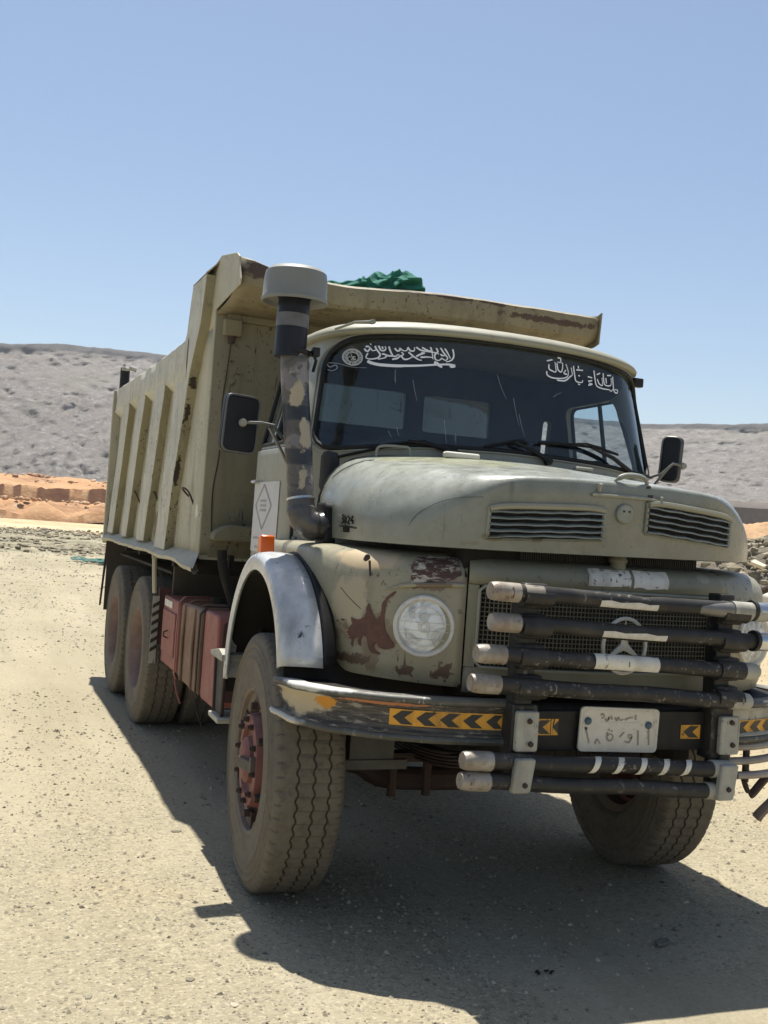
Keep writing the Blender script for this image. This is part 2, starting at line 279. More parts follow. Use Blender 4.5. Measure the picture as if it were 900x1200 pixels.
# ------------------------------------------------------------------ mesh helpers
class MB:
    def __init__(s): s.v = []; s.f = []; s.mi = []
    def add(s, vs, fs, mi=0):
        o = len(s.v); s.v += [tuple(v) for v in vs]
        for f in fs: s.f.append([i + o for i in f]); s.mi.append(mi)
        return s
    def box(s, x0, x1, y0, y1, z0, z1, mi=0):
        vs = [(x, y, z) for x in (x0, x1) for y in (y0, y1) for z in (z0, z1)]
        return s.add(vs, [(0, 1, 3, 2), (4, 6, 7, 5), (0, 4, 5, 1), (2, 3, 7, 6), (0, 2, 6, 4), (1, 5, 7, 3)], mi)
    def obox(s, c, ex, ey, ez, hx, hy, hz, mi=0):
        c, ex, ey, ez = map(Vector, (c, ex, ey, ez)); ex.normalize(); ey.normalize(); ez.normalize()
        vs = [c + ex * hx * i + ey * hy * j + ez * hz * k for i in (-1, 1) for j in (-1, 1) for k in (-1, 1)]
        return s.add(vs, [(0, 1, 3, 2), (4, 6, 7, 5), (0, 4, 5, 1), (2, 3, 7, 6), (0, 2, 6, 4), (1, 5, 7, 3)], mi)
    def bar(s, a, b, wx, wz, up=(0, 0, 1), mi=0):
        a, b, up = Vector(a), Vector(b), Vector(up); d = (b - a); sd_ = d.cross(up).normalized(); u2 = sd_.cross(d).normalized()
        return s.obox((a + b) / 2, sd_, d, u2, wx / 2, d.length / 2, wz / 2, mi)
    def tube(s, pts, r, n=12, cap=True, mi=0, closed=False, flat=None):
        pts = [Vector(p) for p in pts]; k = len(pts); rs = r if isinstance(r, (list, tuple)) else [r] * k
        prev = None; rings = []
        for i, p in enumerate(pts):
            if closed: t = pts[(i + 1) % k] - pts[i - 1]
            else: t = pts[min(i + 1, k - 1)] - pts[max(i - 1, 0)]
            t.normalize()
            if prev is None:
                a = Vector((0, 0, 1)) if abs(t.z) < .9 else Vector((0, 1, 0))
                nx = a.cross(t).normalized()
            else:
                nx = (prev - t * prev.dot(t)).normalized()
            prev = nx; ny = t.cross(nx)
            rings.append([p + (nx * cos(2 * pi * j / n) + ny * sin(2 * pi * j / n)) * rs[i] for j in range(n)])
        o = len(s.v)
        for rg in rings: s.v += [tuple(v) for v in rg]
        for i in range(k if closed else k - 1):
            i2 = (i + 1) % k
            for j in range(n):
                s.f.append([o + i * n + j, o + i * n + (j + 1) % n, o + i2 * n + (j + 1) % n, o + i2 * n + j]); s.mi.append(mi)
        if cap and not closed:
            s.f.append([o + j for j in range(n)][::-1]); s.mi.append(mi)
            s.f.append([o + (k - 1) * n + j for j in range(n)]); s.mi.append(mi)
        return s
    def grid(s, P, mi=0, closeu=False, flip=False):
        o = len(s.v); a = len(P); b = len(P[0])
        for row in P: s.v += [tuple(v) for v in row]
        for i in range(a if closeu else a - 1):
            for j in range(b - 1):
                q = [o + i * b + j, o + ((i + 1) % a) * b + j, o + ((i + 1) % a) * b + j + 1, o + i * b + j + 1]
                s.f.append(q[::-1] if flip else q); s.mi.append(mi)
        return s
    def lathe(s, prof, axis='z', n=32, c=(0, 0, 0), mi=0, a0=0, a1=2 * pi):
        full = abs(a1 - a0 - 2 * pi) < 1e-6; m = n if full else n + 1; P = []
        for i in range(m):
            a = a0 + (a1 - a0) * i / n; row = []
            for (r, h) in prof:
                p = {'z': (r * cos(a), r * sin(a), h), 'x': (h, r * cos(a), r * sin(a)), 'y': (r * sin(a), h, r * cos(a))}[axis]
                row.append((p[0] + c[0], p[1] + c[1], p[2] + c[2]))
            P.append(row)
        return s.grid(P, mi, closeu=full)
    def prism(s, poly, axis, a, b, mi=0):
        """poly: 2-D points; axis: extrusion axis"""
        def P(u, v, h): return {'x': (h, u, v), 'y': (u, h, v), 'z': (u, v, h)}[axis]
        k = len(poly); vs = [P(u, v, a) for u, v in poly] + [P(u, v, b) for u, v in poly]
        fs = [list(range(k)), list(range(2 * k - 1, k - 1, -1))] + [[i, k + i, k + (i + 1) % k, (i + 1) % k] for i in range(k)]
        return s.add(vs, fs, mi)
    def build(s, name, mats, parent=None, smooth=30, bevel=0, solid=0, off=-1, subs=0, loc=None, label=None):
        me = bpy.data.meshes.new(name)
        vs = s.v
        if loc is not None: vs = [(v[0] - loc[0], v[1] - loc[1], v[2] - loc[2]) for v in vs]
        me.from_pydata(vs, [], s.f)
        for m in (mats if isinstance(mats, (list, tuple)) else [mats]): me.materials.append(m)
        me.polygons.foreach_set('material_index', s.mi)
        bm = bmesh.new(); bm.from_mesh(me); bmesh.ops.recalc_face_normals(bm, faces=bm.faces); bm.to_mesh(me); bm.free()
        if smooth:
            me.polygons.foreach_set('use_smooth', [True] * len(me.polygons))
            me.set_sharp_from_angle(angle=radians(smooth))
        o = bpy.data.objects.new(name, me); col.objects.link(o)
        if loc is not None: o.location = loc
        if parent: o.parent = parent
        if solid:
            m = o.modifiers.new('thickness', 'SOLIDIFY'); m.thickness = solid; m.offset = off
        if bevel:
            m = o.modifiers.new('bevel', 'BEVEL'); m.width = bevel; m.segments = 2; m.limit_method = 'ANGLE'; m.angle_limit = radians(35)
        if subs:
            m = o.modifiers.new('subsurf', 'SUBSURF'); m.levels = subs; m.render_levels = subs
        if label: o['label'] = label
        return o

def empty(name, label, cat, loc=(0, 0, 0), group=None):
    o = bpy.data.objects.new(name, None); col.objects.link(o); o.location = loc; o.empty_display_size = .3
    o['label'] = label; o['category'] = cat
    if group: o['group'] = group
    return o
def tag(o, label, cat, group=None):
    o['label'] = label; o['category'] = cat
    if group: o['group'] = group
    return o
def struct(o): o['kind'] = 'structure'; return o
def stuff(o): o['kind'] = 'stuff'; return o
def lerp(a, b, t): return a + (b - a) * t
def sstep(a, b, x):
    t = max(0., min(1., (x - a) / (b - a))); return t * t * (3 - 2 * t)
def fbm(x, y, z=0, H=1., oct=5): return noise.fractal(Vector((x, y, z)), H, 2.1, oct)
def catmull(pts, n=6):
    pts = [Vector(p) for p in pts]; out = []
    for i in range(len(pts) - 1):
        p0 = pts[max(i - 1, 0)]; p1 = pts[i]; p2 = pts[i + 1]; p3 = pts[min(i + 2, len(pts) - 1)]
        for k in range(n):
            t = k / n
            out.append(.5 * ((2 * p1) + (p2 - p0) * t + (2 * p0 - 5 * p1 + 4 * p2 - p3) * t * t + (3 * p1 - p0 - 3 * p2 + p3) * t ** 3))
    out.append(pts[-1]); return out

# ================================================================== SETTING
def ground_h(x, y):
    d = sqrt((x + .1) ** 2 + (y - 1.5) ** 2)
    h = .006 * fbm(x * .9, y * .9) + .004 * fbm(x * 3.1, y * 3.1, 2.)
    h += sstep(8, 40, d) * .10 * fbm(x * .12, y * .12, 4.)
    h += sstep(.5, 2.5, abs(y + 4)) * 0
    return h - .006
rings = []
r = .15
while r < 6000: rings.append(r); r *= 1.036
NA = 360
mb = MB(); mb.v.append((0, 0, 0))
for r in rings:
    for j in range(NA):
        a = 2 * pi * j / NA; x, y = r * cos(a) - .6, r * sin(a) - .5
        mb.v.append((x, y, ground_h(x, y) if r < 900 else 0))
mb.v[0] = (-.6, -.5, ground_h(-.6, -.5))
for j in range(NA): mb.f.append([0, 1 + j, 1 + (j + 1) % NA]); mb.mi.append(0)
for i in range(len(rings) - 1):
    for j in range(NA):
        a = 1 + i * NA
        mb.f.append([a + j, a + NA + j, a + NA + (j + 1) % NA, a + (j + 1) % NA]); mb.mi.append(0)

def ground_mat():
    n = N('packed_gravelly_sand')
    X = n.xyz(); dist = n.math('SQRT', n.math('ADD', n.math('POWER', n.math('ADD', X[0], .6), 2.), n.math('POWER', n.math('ADD', X[1], .5), 2.)))
    big = n.noise(.35, 5, .6); mid = n.noise(1.7, 6, .65); fine = n.noise(26, 6, .75)
    a = n.mix(n.ramp(big, .35, .65), (.298, .257, .166, 1), (.345, .300, .203, 1))
    a = n.mix(n.ramp(mid, .42, .72), a, (.265, .235, .158, 1))
    a = n.mix(n.math('MULTIPLY', n.ramp(n.noise(.9, 4, .6, n.stretch((1, 1, 1), loc=(7, 3, 0))), .58, .72), .45), a, (.40, .30, .17, 1))
    a = n.mix(n.math('MULTIPLY', n.ramp(fine, .48, .66), .7), a, (.15, .13, .095, 1))
    a = n.mix(n.math('MULTIPLY', n.ramp(n.noise(60, 4, .7), .53, .62), .7), a, (.47, .42, .30, 1))
    # individual gravel grains
    vc = n.voro(55, 'F1', None, 'Color'); c = n.t.nodes.new('ShaderNodeSeparateColor'); n.put(c.inputs[0], vc)
    vd = n.voro(55, 'F1')
    grain = n.math('MULTIPLY', n.ramp(vd, .42, .30), n.ramp(c.outputs[0], .55, .6))
    grain = n.math('MULTIPLY', grain, n.ramp(mid, .35, .55, .5, 1))
    gc = n.mix(c.outputs[1], (.12, .105, .08, 1), (.46, .41, .30, 1))
    trk = n.ramp(n.noise(.55, 5, .6, n.stretch((1, .16, 1), (0, 0, .12))), .46, .56, 1, .30)
    grain = n.math('MULTIPLY', grain, trk)
    a = n.mix(n.ramp(trk, .3, 1, .55, 0), a, (.37, .32, .222, 1))
    a = n.mix(n.math('MULTIPLY', grain, .9), a, gc)
    vd2 = n.voro(140, 'F1'); vc2 = n.voro(140, 'F1', None, 'Color'); c2_ = n.t.nodes.new('ShaderNodeSeparateColor'); n.put(c2_.inputs[0], vc2)
    a = n.mix(n.math('MULTIPLY', n.ramp(vd2, .45, .3), n.math('MULTIPLY', n.ramp(c2_.outputs[0], .5, .9, 0, .6), n.ramp(n.noise(.8, 4), .4, .62, .25, 1))), a, n.mix(c2_.outputs[1], (.10, .09, .065, 1), (.52, .47, .35, 1)))
    # looser sand far right, pale haul road and grey stony field behind on the left
    fx = n.math('ADD', X[0], n.math('MULTIPLY', X[1], -.12))
    sand = n.math('MULTIPLY', n.ramp(X[0], 2.0, 4.5), n.ramp(n.noise(.5, 4), .3, .6, .5, 1))
    a = n.mix(n.math('MULTIPLY', sand, .7), a, (.45, .34, .19, 1))
    road = n.math('MULTIPLY', n.ramp(n.math('ADD', X[1], n.math('MULTIPLY', n.noise(.05, 3), 14.)), 68, 70), 1.)
    a = n.mix(road, a, n.mix(n.ramp(n.noise(.08, 4, .6, n.stretch((.15, 1, 1))), .4, .6), (.47, .39, .25, 1), (.45, .31, .17, 1)))
    fld = n.math('MULTIPLY', n.ramp(n.math('ADD', X[1], n.math('MULTIPLY', n.noise(.15, 4), 9.)), 33.5, 36.5), n.ramp(n.math('ADD', X[1], n.math('MULTIPLY', n.noise(.05, 3), 14.)), 69, 67))
    fc = n.mix(n.ramp(n.noise(1.2, 6, .75, n.stretch((1, .5, 1))), .38, .62), (.12, .108, .07, 1), (.32, .29, .20, 1))
    a = n.mix(fld, a, fc)
    # wheel tracks and darker damp streaks
    tr = n.noise(.6, 5, .6, n.stretch((1, .18, 1), (0, 0, .25)))
    a = n.mix(n.math('MULTIPLY', n.ramp(tr, .50, .62), .38), a, (.22, .195, .13, 1))
    tl = n.noise(.9, 5, .6, n.stretch((1, .06, 1), (0, 0, .55), (5, 2, 0)))
    a = n.mix(n.math('MULTIPLY', n.ramp(tl, .52, .62), .35), a, (.40, .355, .26, 1))
    n.set(Base_Color=a, Roughness=.95)
    n.b.inputs['Specular IOR Level'].default_value = .15
    b = n.bump(n.noise(9, 6, .7), .35, .03)
    b = n.bump(n.math('MULTIPLY', grain, n.ramp(vd, .45, .1)), .7, .012, b)
    n.bump(fine, .8, .015, b)
    return n.m
struct(mb.build('ground', ground_mat(), smooth=60))

# loose stones ------------------------------------------------------
ICO = None
def stone(mb, x, y, z, s, rnd, flat=.65, mi=0):
    global ICO
    if ICO is None:
        bm = bmesh.new(); bmesh.ops.create_icosphere(bm, subdivisions=1, radius=1)
        ICO = ([v.co.copy() for v in bm.verts], [[v.index for v in f.verts] for f in bm.faces]); bm.free()
        cu = [(x_, y_, z_) for x_ in (-1, 1) for y_ in (-1, 1) for z_ in (-1, 1)]
    a = rnd.random() * 6.28; ca, sa = cos(a), sin(a); ex, ey, ez = rnd.uniform(.7, 1.3), rnd.uniform(.6, 1.1), rnd.uniform(.5, 1) * flat
    tl = rnd.uniform(-.3, .3); vs = []
    for v in ICO[0]:
        k = 1 + rnd.uniform(-.28, .22); px, py, pz = v.x * ex * k, v.y * ey * k, v.z * ez * k
        pz += px * tl
        vs.append((x + (px * ca - py * sa) * s, y + (px * sa + py * ca) * s, z + pz * s))
    mb.add(vs, ICO[1], mi)

def oct_stone(mb, x, y, z, s, rnd):
    a = rnd.random() * 6.28; ca, sa = cos(a), sin(a)
    e = [rnd.uniform(.6, 1.35) for _ in range(5)]; h = rnd.uniform(.4, .8)
    pts = [(e[0], 0, 0), (0, e[1], 0), (-e[2], 0, 0), (0, -e[3], 0), (rnd.uniform(-.3, .3), rnd.uniform(-.3, .3), h)]
    vs = [(x + (p[0] * ca - p[1] * sa) * s, y + (p[0] * sa + p[1] * ca) * s, z + p[2] * s - s * .12 * (p[2] == 0)) for p in pts]
    mb.add(vs, [(0, 1, 4), (1, 2, 4), (2, 3, 4), (3, 0, 4)])

def rock_mat(name, c1, c2, c3):
    n = N(name)
    g = n.t.nodes.new('ShaderNodeNewGeometry')
    a = n.mix(g.outputs['Random Per Island'], c1, c2)
    a = n.mix(n.ramp(n.noise(7, 5, .7), .5, .7), a, c3)
    n.set(Base_Color=a, Roughness=.95); n.b.inputs['Specular IOR Level'].default_value = .15
    n.bump(n.noise(40, 4), .3, .01); return n.m
M['pebble'] = rock_mat('pebble_stone', (.11, .095, .07, 1), (.42, .37, .27, 1), (.30, .26, .18, 1))
M['rubble'] = rock_mat('rubble_stone', (.15, .13, .09, 1), (.33, .29, .21, 1), (.22, .19, .13, 1))
rnd = random.Random(11)
mb = MB(); fwd_az = radians(21)
for i in range(60000):
    d = 1.6 + 34 * rnd.random() ** 1.9; a = fwd_az + radians(rnd.uniform(-21, 22))
    x, y = CAM.x + d * sin(a), CAM.y + d * cos(a)
    s = (.0035 + .009 * rnd.random() ** 4) * (1 + .10 * d)
    if fbm(x * .8, y * .8, 9.) < rnd.uniform(-.5, .35): continue
    oct_stone(mb, x, y, ground_h(x, y), s, rnd)
for i in range(560):
    d = 2.2 + 26 * rnd.random() ** 1.4; a = fwd_az + radians(rnd.uniform(-21, 22))
    x, y = CAM.x + d * sin(a), CAM.y + d * cos(a)
    stone(mb, x, y, ground_h(x, y), .007 + .020 * rnd.random() ** 3.5, rnd)
stuff(mb.build('gravel', M['pebble'], smooth=0))

# single stones one can point to
def lone(name, x, y, s, label, cat, m, flat=.6, seed=1, zs=0):
    b = MB(); r2 = random.Random(seed); stone(b, 0, 0, 0, s, r2, flat)
    o = b.build(name, m, smooth=0, bevel=s * .12, loc=None); o.location = (x, y, ground_h(x, y) + s * .15 + zs); return tag(o, label, cat)

b = MB(); b.prism([(-.075, -.03), (-.03, -.045), (.06, -.03), (.075, .02), (.02, .045), (-.05, .03)], 'z', 0, .012)
o = b.build('flat_stone', simple('slate', (.17, .155, .115, 1), .85, 0, .3, 20), smooth=0, bevel=.003)
o.location = (.262, -.975, .002); o.scale = (.55, .55, .8); o.rotation_euler = (.05, -.03, .2); tag(o, 'flat dark slab of stone in the truck shadow under the right end of the bumper', 'stone')
rnd = random.Random(5); b = MB()
for k in range(9): stone(b, rnd.uniform(-.045, .045), rnd.uniform(-.02, .02), 0, rnd.uniform(.006, .013), rnd)
o = b.build('black_debris', M['dark'], smooth=0); o.location = (-.375, -1.135, .004); o.scale = (.8, .8, .8); tag(o, 'small black crumbled lump on the ground in front of the truck', 'debris')

# grey stony field behind on the left ---------------------------------
rnd = random.Random(21); mb = MB()
for i in range(16000):
    y = 30 + 34 * rnd.random(); azm = radians(rnd.uniform(-4, 13)); x = CAM.x + (y - CAM.y) * math.tan(azm)
    q = fbm(x * .22, y * .30, 3.) + .4 * fbm(x * .9, y * .9, 5.)
    if q < rnd.uniform(-.2, .75): continue
    stone(mb, x, y, .02, .03 + .15 * rnd.random() ** 3.5, rnd, .6)
stuff(mb.build('rubble_field', M['rubble'], smooth=0))

# green netting lying in the stones ------------------------------------
mb = MB(); rnd = random.Random(4)
for s_ in range(16):
    x0 = .25 + rnd.uniform(0, 1.1); pts = []
    yb = 26.3 + rnd.uniform(-.9, .9)
    for k in range(7): pts.append((x0 + k * .24 + rnd.uniform(-.05, .05), yb + .45 * sin(k * .9 + s_) + rnd.uniform(-.1, .1), .04 + .05 * rnd.random()))
    for p, q in zip(pts[:-1], pts[1:]):
        mb.add([(p[0], p[1] - .09, p[2]), (q[0], q[1] - .09, q[2]), (q[0], q[1] + .09, q[2] + .02), (p[0], p[1] + .09, p[2] + .02)], [(0, 1, 2, 3)])
o = mb.build('green_netting', simple('teal_netting', (.03, .12, .09, 1), .8, 0, .5, 6, .2), smooth=0, solid=.01)
tag(o, 'teal green netting strewn on the stony ground behind the truck at the left', 'netting')

# orange quarry bench ----------------------------------------------------
def bench_mat():
    n = N('orange_quarry_earth'); X = n.xyz()
    a = n.mix(n.ramp(n.noise(.12, 5, .65), .35, .65), (.40, .225, .115, 1), (.45, .28, .155, 1))
    a = n.mix(n.ramp(n.noise(.6, 6, .7, n.stretch((.35, .35, 2.5))), .5, .68), a, (.25, .14, .085, 1))
    a = n.mix(n.ramp(n.noise(1.1, 5, .7), .55, .7), a, (.48, .35, .22, 1))
    st = n.t.nodes.new('ShaderNodeNewGeometry'); nz = n.xyz(st.outputs['Normal'])[2]
    a = n.mix(n.ramp(nz, .5, .25), a, n.mix(n.ramp(n.noise(.5, 4), .4, .6), (.20, .105, .075, 1), (.27, .15, .10, 1)))  # steep faces turn darker brown, their shade painted into the colour
    n.set(Base_Color=a, Roughness=.97); n.b.inputs['Specular IOR Level'].default_value = .1
    n.bump(n.noise(1.2, 7, .75), .8, .3); return n.m
P = []
cones = []
rnd = random.Random(8)
xx = -22.
while xx < 75: cones.append((xx, rnd.uniform(1.7, 2.5), rnd.uniform(3.2, 4.6))); xx += rnd.uniform(4.5, 6.5)
NX = 420
for i in range(NX):
    x = -24 + i * 100 / NX; col_ = []
    nn = fbm(x * .12, 0, 1.); n2 = fbm(x * .6, 3, 1.)
    for k in range(46):
        v = k * .5                   # metres behind the toe
        h = 0
        for cx, ch, cr in cones:
            dd = sqrt((x - cx) ** 2 + (v - 2.6) ** 2) / cr
            if dd < 1: h = max(h, ch * (1 - dd) * .95)
        h = max(h, 1.7 * sstep(3.0, 7.0, v + n2 * .6))
        gap = sstep(.25, .5, fbm(x * .09 + 4, 7, 1.) + .25)
        step2 = sstep(8.6, 9.1 + 3.5 * gap * .6, v + n2 * .35) * (1.45 + .15 * nn)
        h += step2
        h += sstep(9.5, 20, v) * (1.15 + .25 * nn)
        h += (.16 * fbm(x * .5, v * .5, 2.) + .10 * fbm(x * 1.7, v * 1.7, 6.)) * sstep(0, 2, v)
        col_.append((x + .35 * fbm(v * .4, x * .4, 5) * sstep(4, 7, v), 92 + v - .02 * x, h - .05 - .6 * (k == 0)))
    col_.append((x, 92 + 60, 3.2)); P.append(col_)
mb = MB(); mb.grid(P)
struct(mb.build('quarry_bench', bench_mat(), smooth=40))
rnd = random.Random(31); mb = MB()
for i in range(1500):
    x = rnd.uniform(-20, 70); v = rnd.choice([rnd.uniform(4, 8), rnd.uniform(11, 23)])
    z = 1.75 if v < 8.2 else 3.15 + 1.1 * sstep(9.5, 20, v)
    if fbm(x * .15, v * .3, 2.) < rnd.uniform(-.3, .4): continue
    stone(mb, x, 92 + v - .02 * x, z, .12 + .38 * rnd.random() ** 2.5, rnd, .7)
stuff(mb.build('bench_rubble', rock_mat('orange_stone', (.36, .21, .12, 1), (.50, .35, .22, 1), (.28, .17, .10, 1)), smooth=0))

# escarpment ----------------------------------------------------------------
def hill_mat():
    n = N('pale_scree_hillside'); X = n.xyz()
    a = n.mix(n.ramp(n.noise(.02, 5, .6), .35, .65), (.262, .232, .208, 1), (.315, .285, .258, 1))
    d1 = n.noise(.22, 10, .82, n.stretch((1, 1, 2.0), (.2, .55, .3)), dist=.7)
    a = n.mix(n.ramp(d1, .52, .60), a, (.44, .415, .385, 1))
    d2 = n.noise(.3, 10, .82, n.stretch((1, 1, 1.6), (.9, -.4, .8), (40, 3, 8)), dist=.4)
    a = n.mix(n.ramp(d2, .52, .60), a, (.20, .19, .182, 1))
    d3 = n.noise(1.1, 8, .8, n.stretch((1, 1, 2.2), (.1, .6, .1)))
    a = n.mix(n.math('MULTIPLY', n.ramp(d3, .55, .66), .6), a, (.56, .53, .48, 1))
    a = n.mix(n.math('MULTIPLY', n.ramp(n.noise(.03, 4, .6, n.stretch((1, 1, 1), loc=(9, 1, 1))), .54, .7), .35), a, (.27, .265, .21, 1))
    at = n.t.nodes.new('ShaderNodeAttribute'); at.attribute_name = 'cap'
    a = n.mix(at.outputs['Fac'], a, n.mix(n.ramp(n.noise(.15, 5), .4, .6), (.15, .142, .14, 1), (.19, .18, .172, 1)))
    n.set(Base_Color=a, Roughness=1.); n.b.inputs['Specular IOR Level'].default_value = .05
    b = n.bump(n.noise(.2, 10, .8), 1., 2.2)
    n.bump(n.noise(1.3, 8, .75), 1., .8, b)
    return n.m
ELS = [(-60, 7.2), (-20, 7.4), (-5, 7.75), (.95, 7.72), (4, 8.05), (8.93, 8.07), (14, 7.9), (20.7, 7.3), (27, 6.55), (34.2, 6.24), (38, 6.36), (40.5, 6.50), (46, 6.5), (60, 6.9), (100, 6.6)]
def ridge_el(a):
    for (a0, e0), (a1, e1) in zip(ELS[:-1], ELS[1:]):
        if a0 <= a <= a1: return lerp(e0, e1, sstep(a0, a1, a))
    return 6.6
P = []; cap = []
NAz, NV = 800, 110
for i in range(NAz):
    a = -60 + 160 * i / (NAz - 1); ar = radians(a)
    e = ridge_el(a) + .05 * fbm(a * .5, 0, 3.) + .03 * fbm(a * 3, 0, 3.)
    dist_top = 560 + 25 * fbm(a * .06, 2, 1.); H = math.tan(radians(e)) * dist_top + 1.6
    dist_bot = dist_top - 190 - 30 * fbm(a * .08, 5, 1.)
    zb = 3.0; col_ = []
    for k in range(NV):
        v = k / (NV - 1)
        capv = .95 + .012 * fbm(a * .25, 1, 8.)
        hz = lerp(zb, H, v)
        if v < capv: dd = lerp(dist_bot, dist_top - 9, (v / capv) ** 1.12)
        else: dd = lerp(dist_top - 9, dist_top, (v - capv) / (1 - capv))
        am = sstep(0, .1, v) * sstep(1.0, .9, v)
        gx, gy = a * 4.2, v * 40
        disp = 9 * am * noise.ridged_multi_fractal(Vector((gx * .09, gy * .06, 1)), .9, 2.1, 5, 1., 2.) * .5 + 5 * am * noise.ridged_multi_fractal(Vector((gx * .28 + gy * .12, gy * .07, 4)), .9, 2.1, 4, 1., 2.) * .5 + 3.6 * am * fbm(gx * .6, gy * .5, 3.)
        dd += disp
        col_.append((CAM.x + sin(ar) * dd, CAM.y + cos(ar) * dd, hz)); cap.append(sstep(capv - .012, capv + .004, v))
    aa = dist_top + 900
    col_.append((CAM.x + sin(ar) * aa, CAM.y + cos(ar) * aa, H - 4)); cap.append(1.)
    P.append(col_)
mb = MB(); mb.grid(P); hill = mb.build('hill', hill_mat(), smooth=75)
at = hill.data.attributes.new('cap', 'FLOAT', 'POINT'); at.data.foreach_set('value', cap); struct(hill)
# gentle rise between the bench and the foot of the escarpment
P = []
for i in range(200):
    a = radians(-60 + 160 * i / 199); row = []
    for k in range(24):
        d = 150 + k * 12; z = 3.05 * sstep(150, 330, d) + (.35 * fbm(i * .12, k * .4, 2.)) * sstep(150, 180, d) - .3 * (k == 0)
        row.append((CAM.x + sin(a) * d, CAM.y + cos(a) * d, z))
    P.append(row)
mb = MB(); mb.grid(P)
def apron_mat():
    n = N('pale_quarry_floor')
    a = n.mix(n.ramp(n.noise(.04, 6, .7), .4, .6), (.36, .28, .19, 1), (.32, .27, .22, 1))
    n.set(Base_Color=a, Roughness=1.); n.bump(n.noise(.5, 6, .7), .5, .5); return n.m
struct(mb.build('quarry_floor', apron_mat(), smooth=60))

# right: low dark bank, orange spoil heap, grey rubble heap --------------
def azp(a, d, z=0): return Vector((CAM.x + sin(radians(a)) * d, CAM.y + cos(radians(a)) * d, z))
P = []
for i in range(60):
    a = 37.9 + 14 * i / 59; c = azp(a, 250); f = Vector((-sin(radians(a)), -cos(radians(a)), 0))
    n1 = .4 * fbm(a * 2, 1, 1.)
    P.append([c + f * 3 + Vector((0, 0, 0)), c + f * 2.4 + Vector((0, 0, 11.2)), c + f * .8 + Vector((0, 0, 12.6 + n1)), c - f * 4 + Vector((0, 0, 12.9 + n1)), c - f * 12 + Vector((0, 0, 2))])
mb = MB(); mb.grid(P); struct(mb.build('dark_bank', simple('dark_bank_earth', (.16, .135, .115, 1), .95, 0, .3, .3, .3), smooth=40))
def heap(name, c, rx, ry, h, m, seed, rot=0, am=.12):
    P = []
    for i in range(70):
        row = []
        for j in range(30):
            a = 2 * pi * i / 70; q = 1 - j / 29
            x, y = cos(a) * q * rx, sin(a) * q * ry
            z = h * (1 - q ** 1.6) * (1 + .12 * fbm(x * .4, y * .4, seed)) + am * fbm(x * 1.6, y * 1.6, seed + 3) * (1 - q ** 6) - .1 * (q > .97)
            xr = x * cos(rot) - y * sin(rot); yr = x * sin(rot) + y * cos(rot)
            row.append((c[0] + xr, c[1] + yr, z))
        P.append(row)
    mb = MB(); mb.grid(P, closeu=True); return mb.build(name, m, smooth=50)
def spoil_mat(name, c1, c2, c3, sc=1.5):
    n = N(name); a = n.mix(n.ramp(n.noise(sc, 6, .7), .35, .65), c1, c2)
    a = n.mix(n.ramp(n.noise(sc * 3, 6, .75), .52, .66), a, c3)
    n.set(Base_Color=a, Roughness=1.); n.bump(n.noise(sc * 3, 7, .75), .9, .15); return n.m
oh = azp(43.5, 92)
tag(heap('spoil_heap', oh, 15, 8, 4.75, spoil_mat('orange_spoil', (.42, .25, .13, 1), (.48, .32, .18, 1), (.30, .17, .09, 1)), 4, rot=radians(-43), am=.3), 'orange earth spoil heap beyond the grey rubble at the right edge', 'earth heap')
gh = azp(42.5, 46)
tag(heap('rubble_heap', gh, 7.5, 3.6, 2.25, spoil_mat('grey_rubble_base', (.17, .145, .11, 1), (.24, .205, .15, 1), (.10, .085, .06, 1), 3), 9, rot=radians(-40), am=.3), 'grey heap of broken rock behind the bonnet at the right edge', 'rubble heap')
rnd = random.Random(77); mb = MB()
for i in range(2600):
    a = rnd.random() * 6.28; q = sqrt(rnd.random()); x, y = cos(a) * q * 7.5, sin(a) * q * 3.6
    z = 2.25 * (1 - q ** 1.6) * (1 + .12 * fbm(x * .4, y * .4, 9)) ; rot = radians(-40)
    stone(mb, gh[0] + x * cos(rot) - y * sin(rot), gh[1] + x * sin(rot) + y * cos(rot), z, .06 + .26 * rnd.random() ** 3, rnd, .8)
stuff(mb.build('heap_rubble', M['rubble'], smooth=0))
b = MB(); b.prism([(-.3, -.12), (.22, -.2), (.34, .02), (-.12, .18)], 'z', 0, .14)
o = b.build('pale_block', simple('pale_limestone', (.62, .55, .42, 1), .9, 0, .15, 5), smooth=0, bevel=.02); o.location = azp(40.42, 43.2, 1.12); o.rotation_euler = (.5, .25, -.5)
tag(o, 'pale flat limestone block lying on the grey rubble heap', 'stone')
b = MB(); stone(b, 0, 0, 0, .7, random.Random(3), .7); o = b.build('white_boulder', simple('white_boulder_stone', (.66, .63, .57, 1), .85, 0, .12, 3), smooth=0, bevel=.08); o.location = azp(41.35, 33, .25)
tag(o, 'smooth white boulder at the foot of the rubble heap, right edge', 'boulder')
b = MB(); p0 = azp(40.35, 32.4, .42); p1 = azp(42.8, 31.6, 1.0); b.tube([p0, (p0 + p1) / 2 + Vector((0, 0, .06)), p1], .10, 8)
tag(b.build('dark_pipe', M['rustdark']), 'dark pipe lying above the white boulder at the right edge', 'pipe')

# ================================================================== TRUCK
truck = empty('dump_truck', 'weathered olive green bonneted dump truck with raised snorkel and black bull bars parked on gravel', 'truck', (0, 0, 0))
def part(mb, name, mats, parent=truck, **k): return mb.build(name, mats, parent, **k)

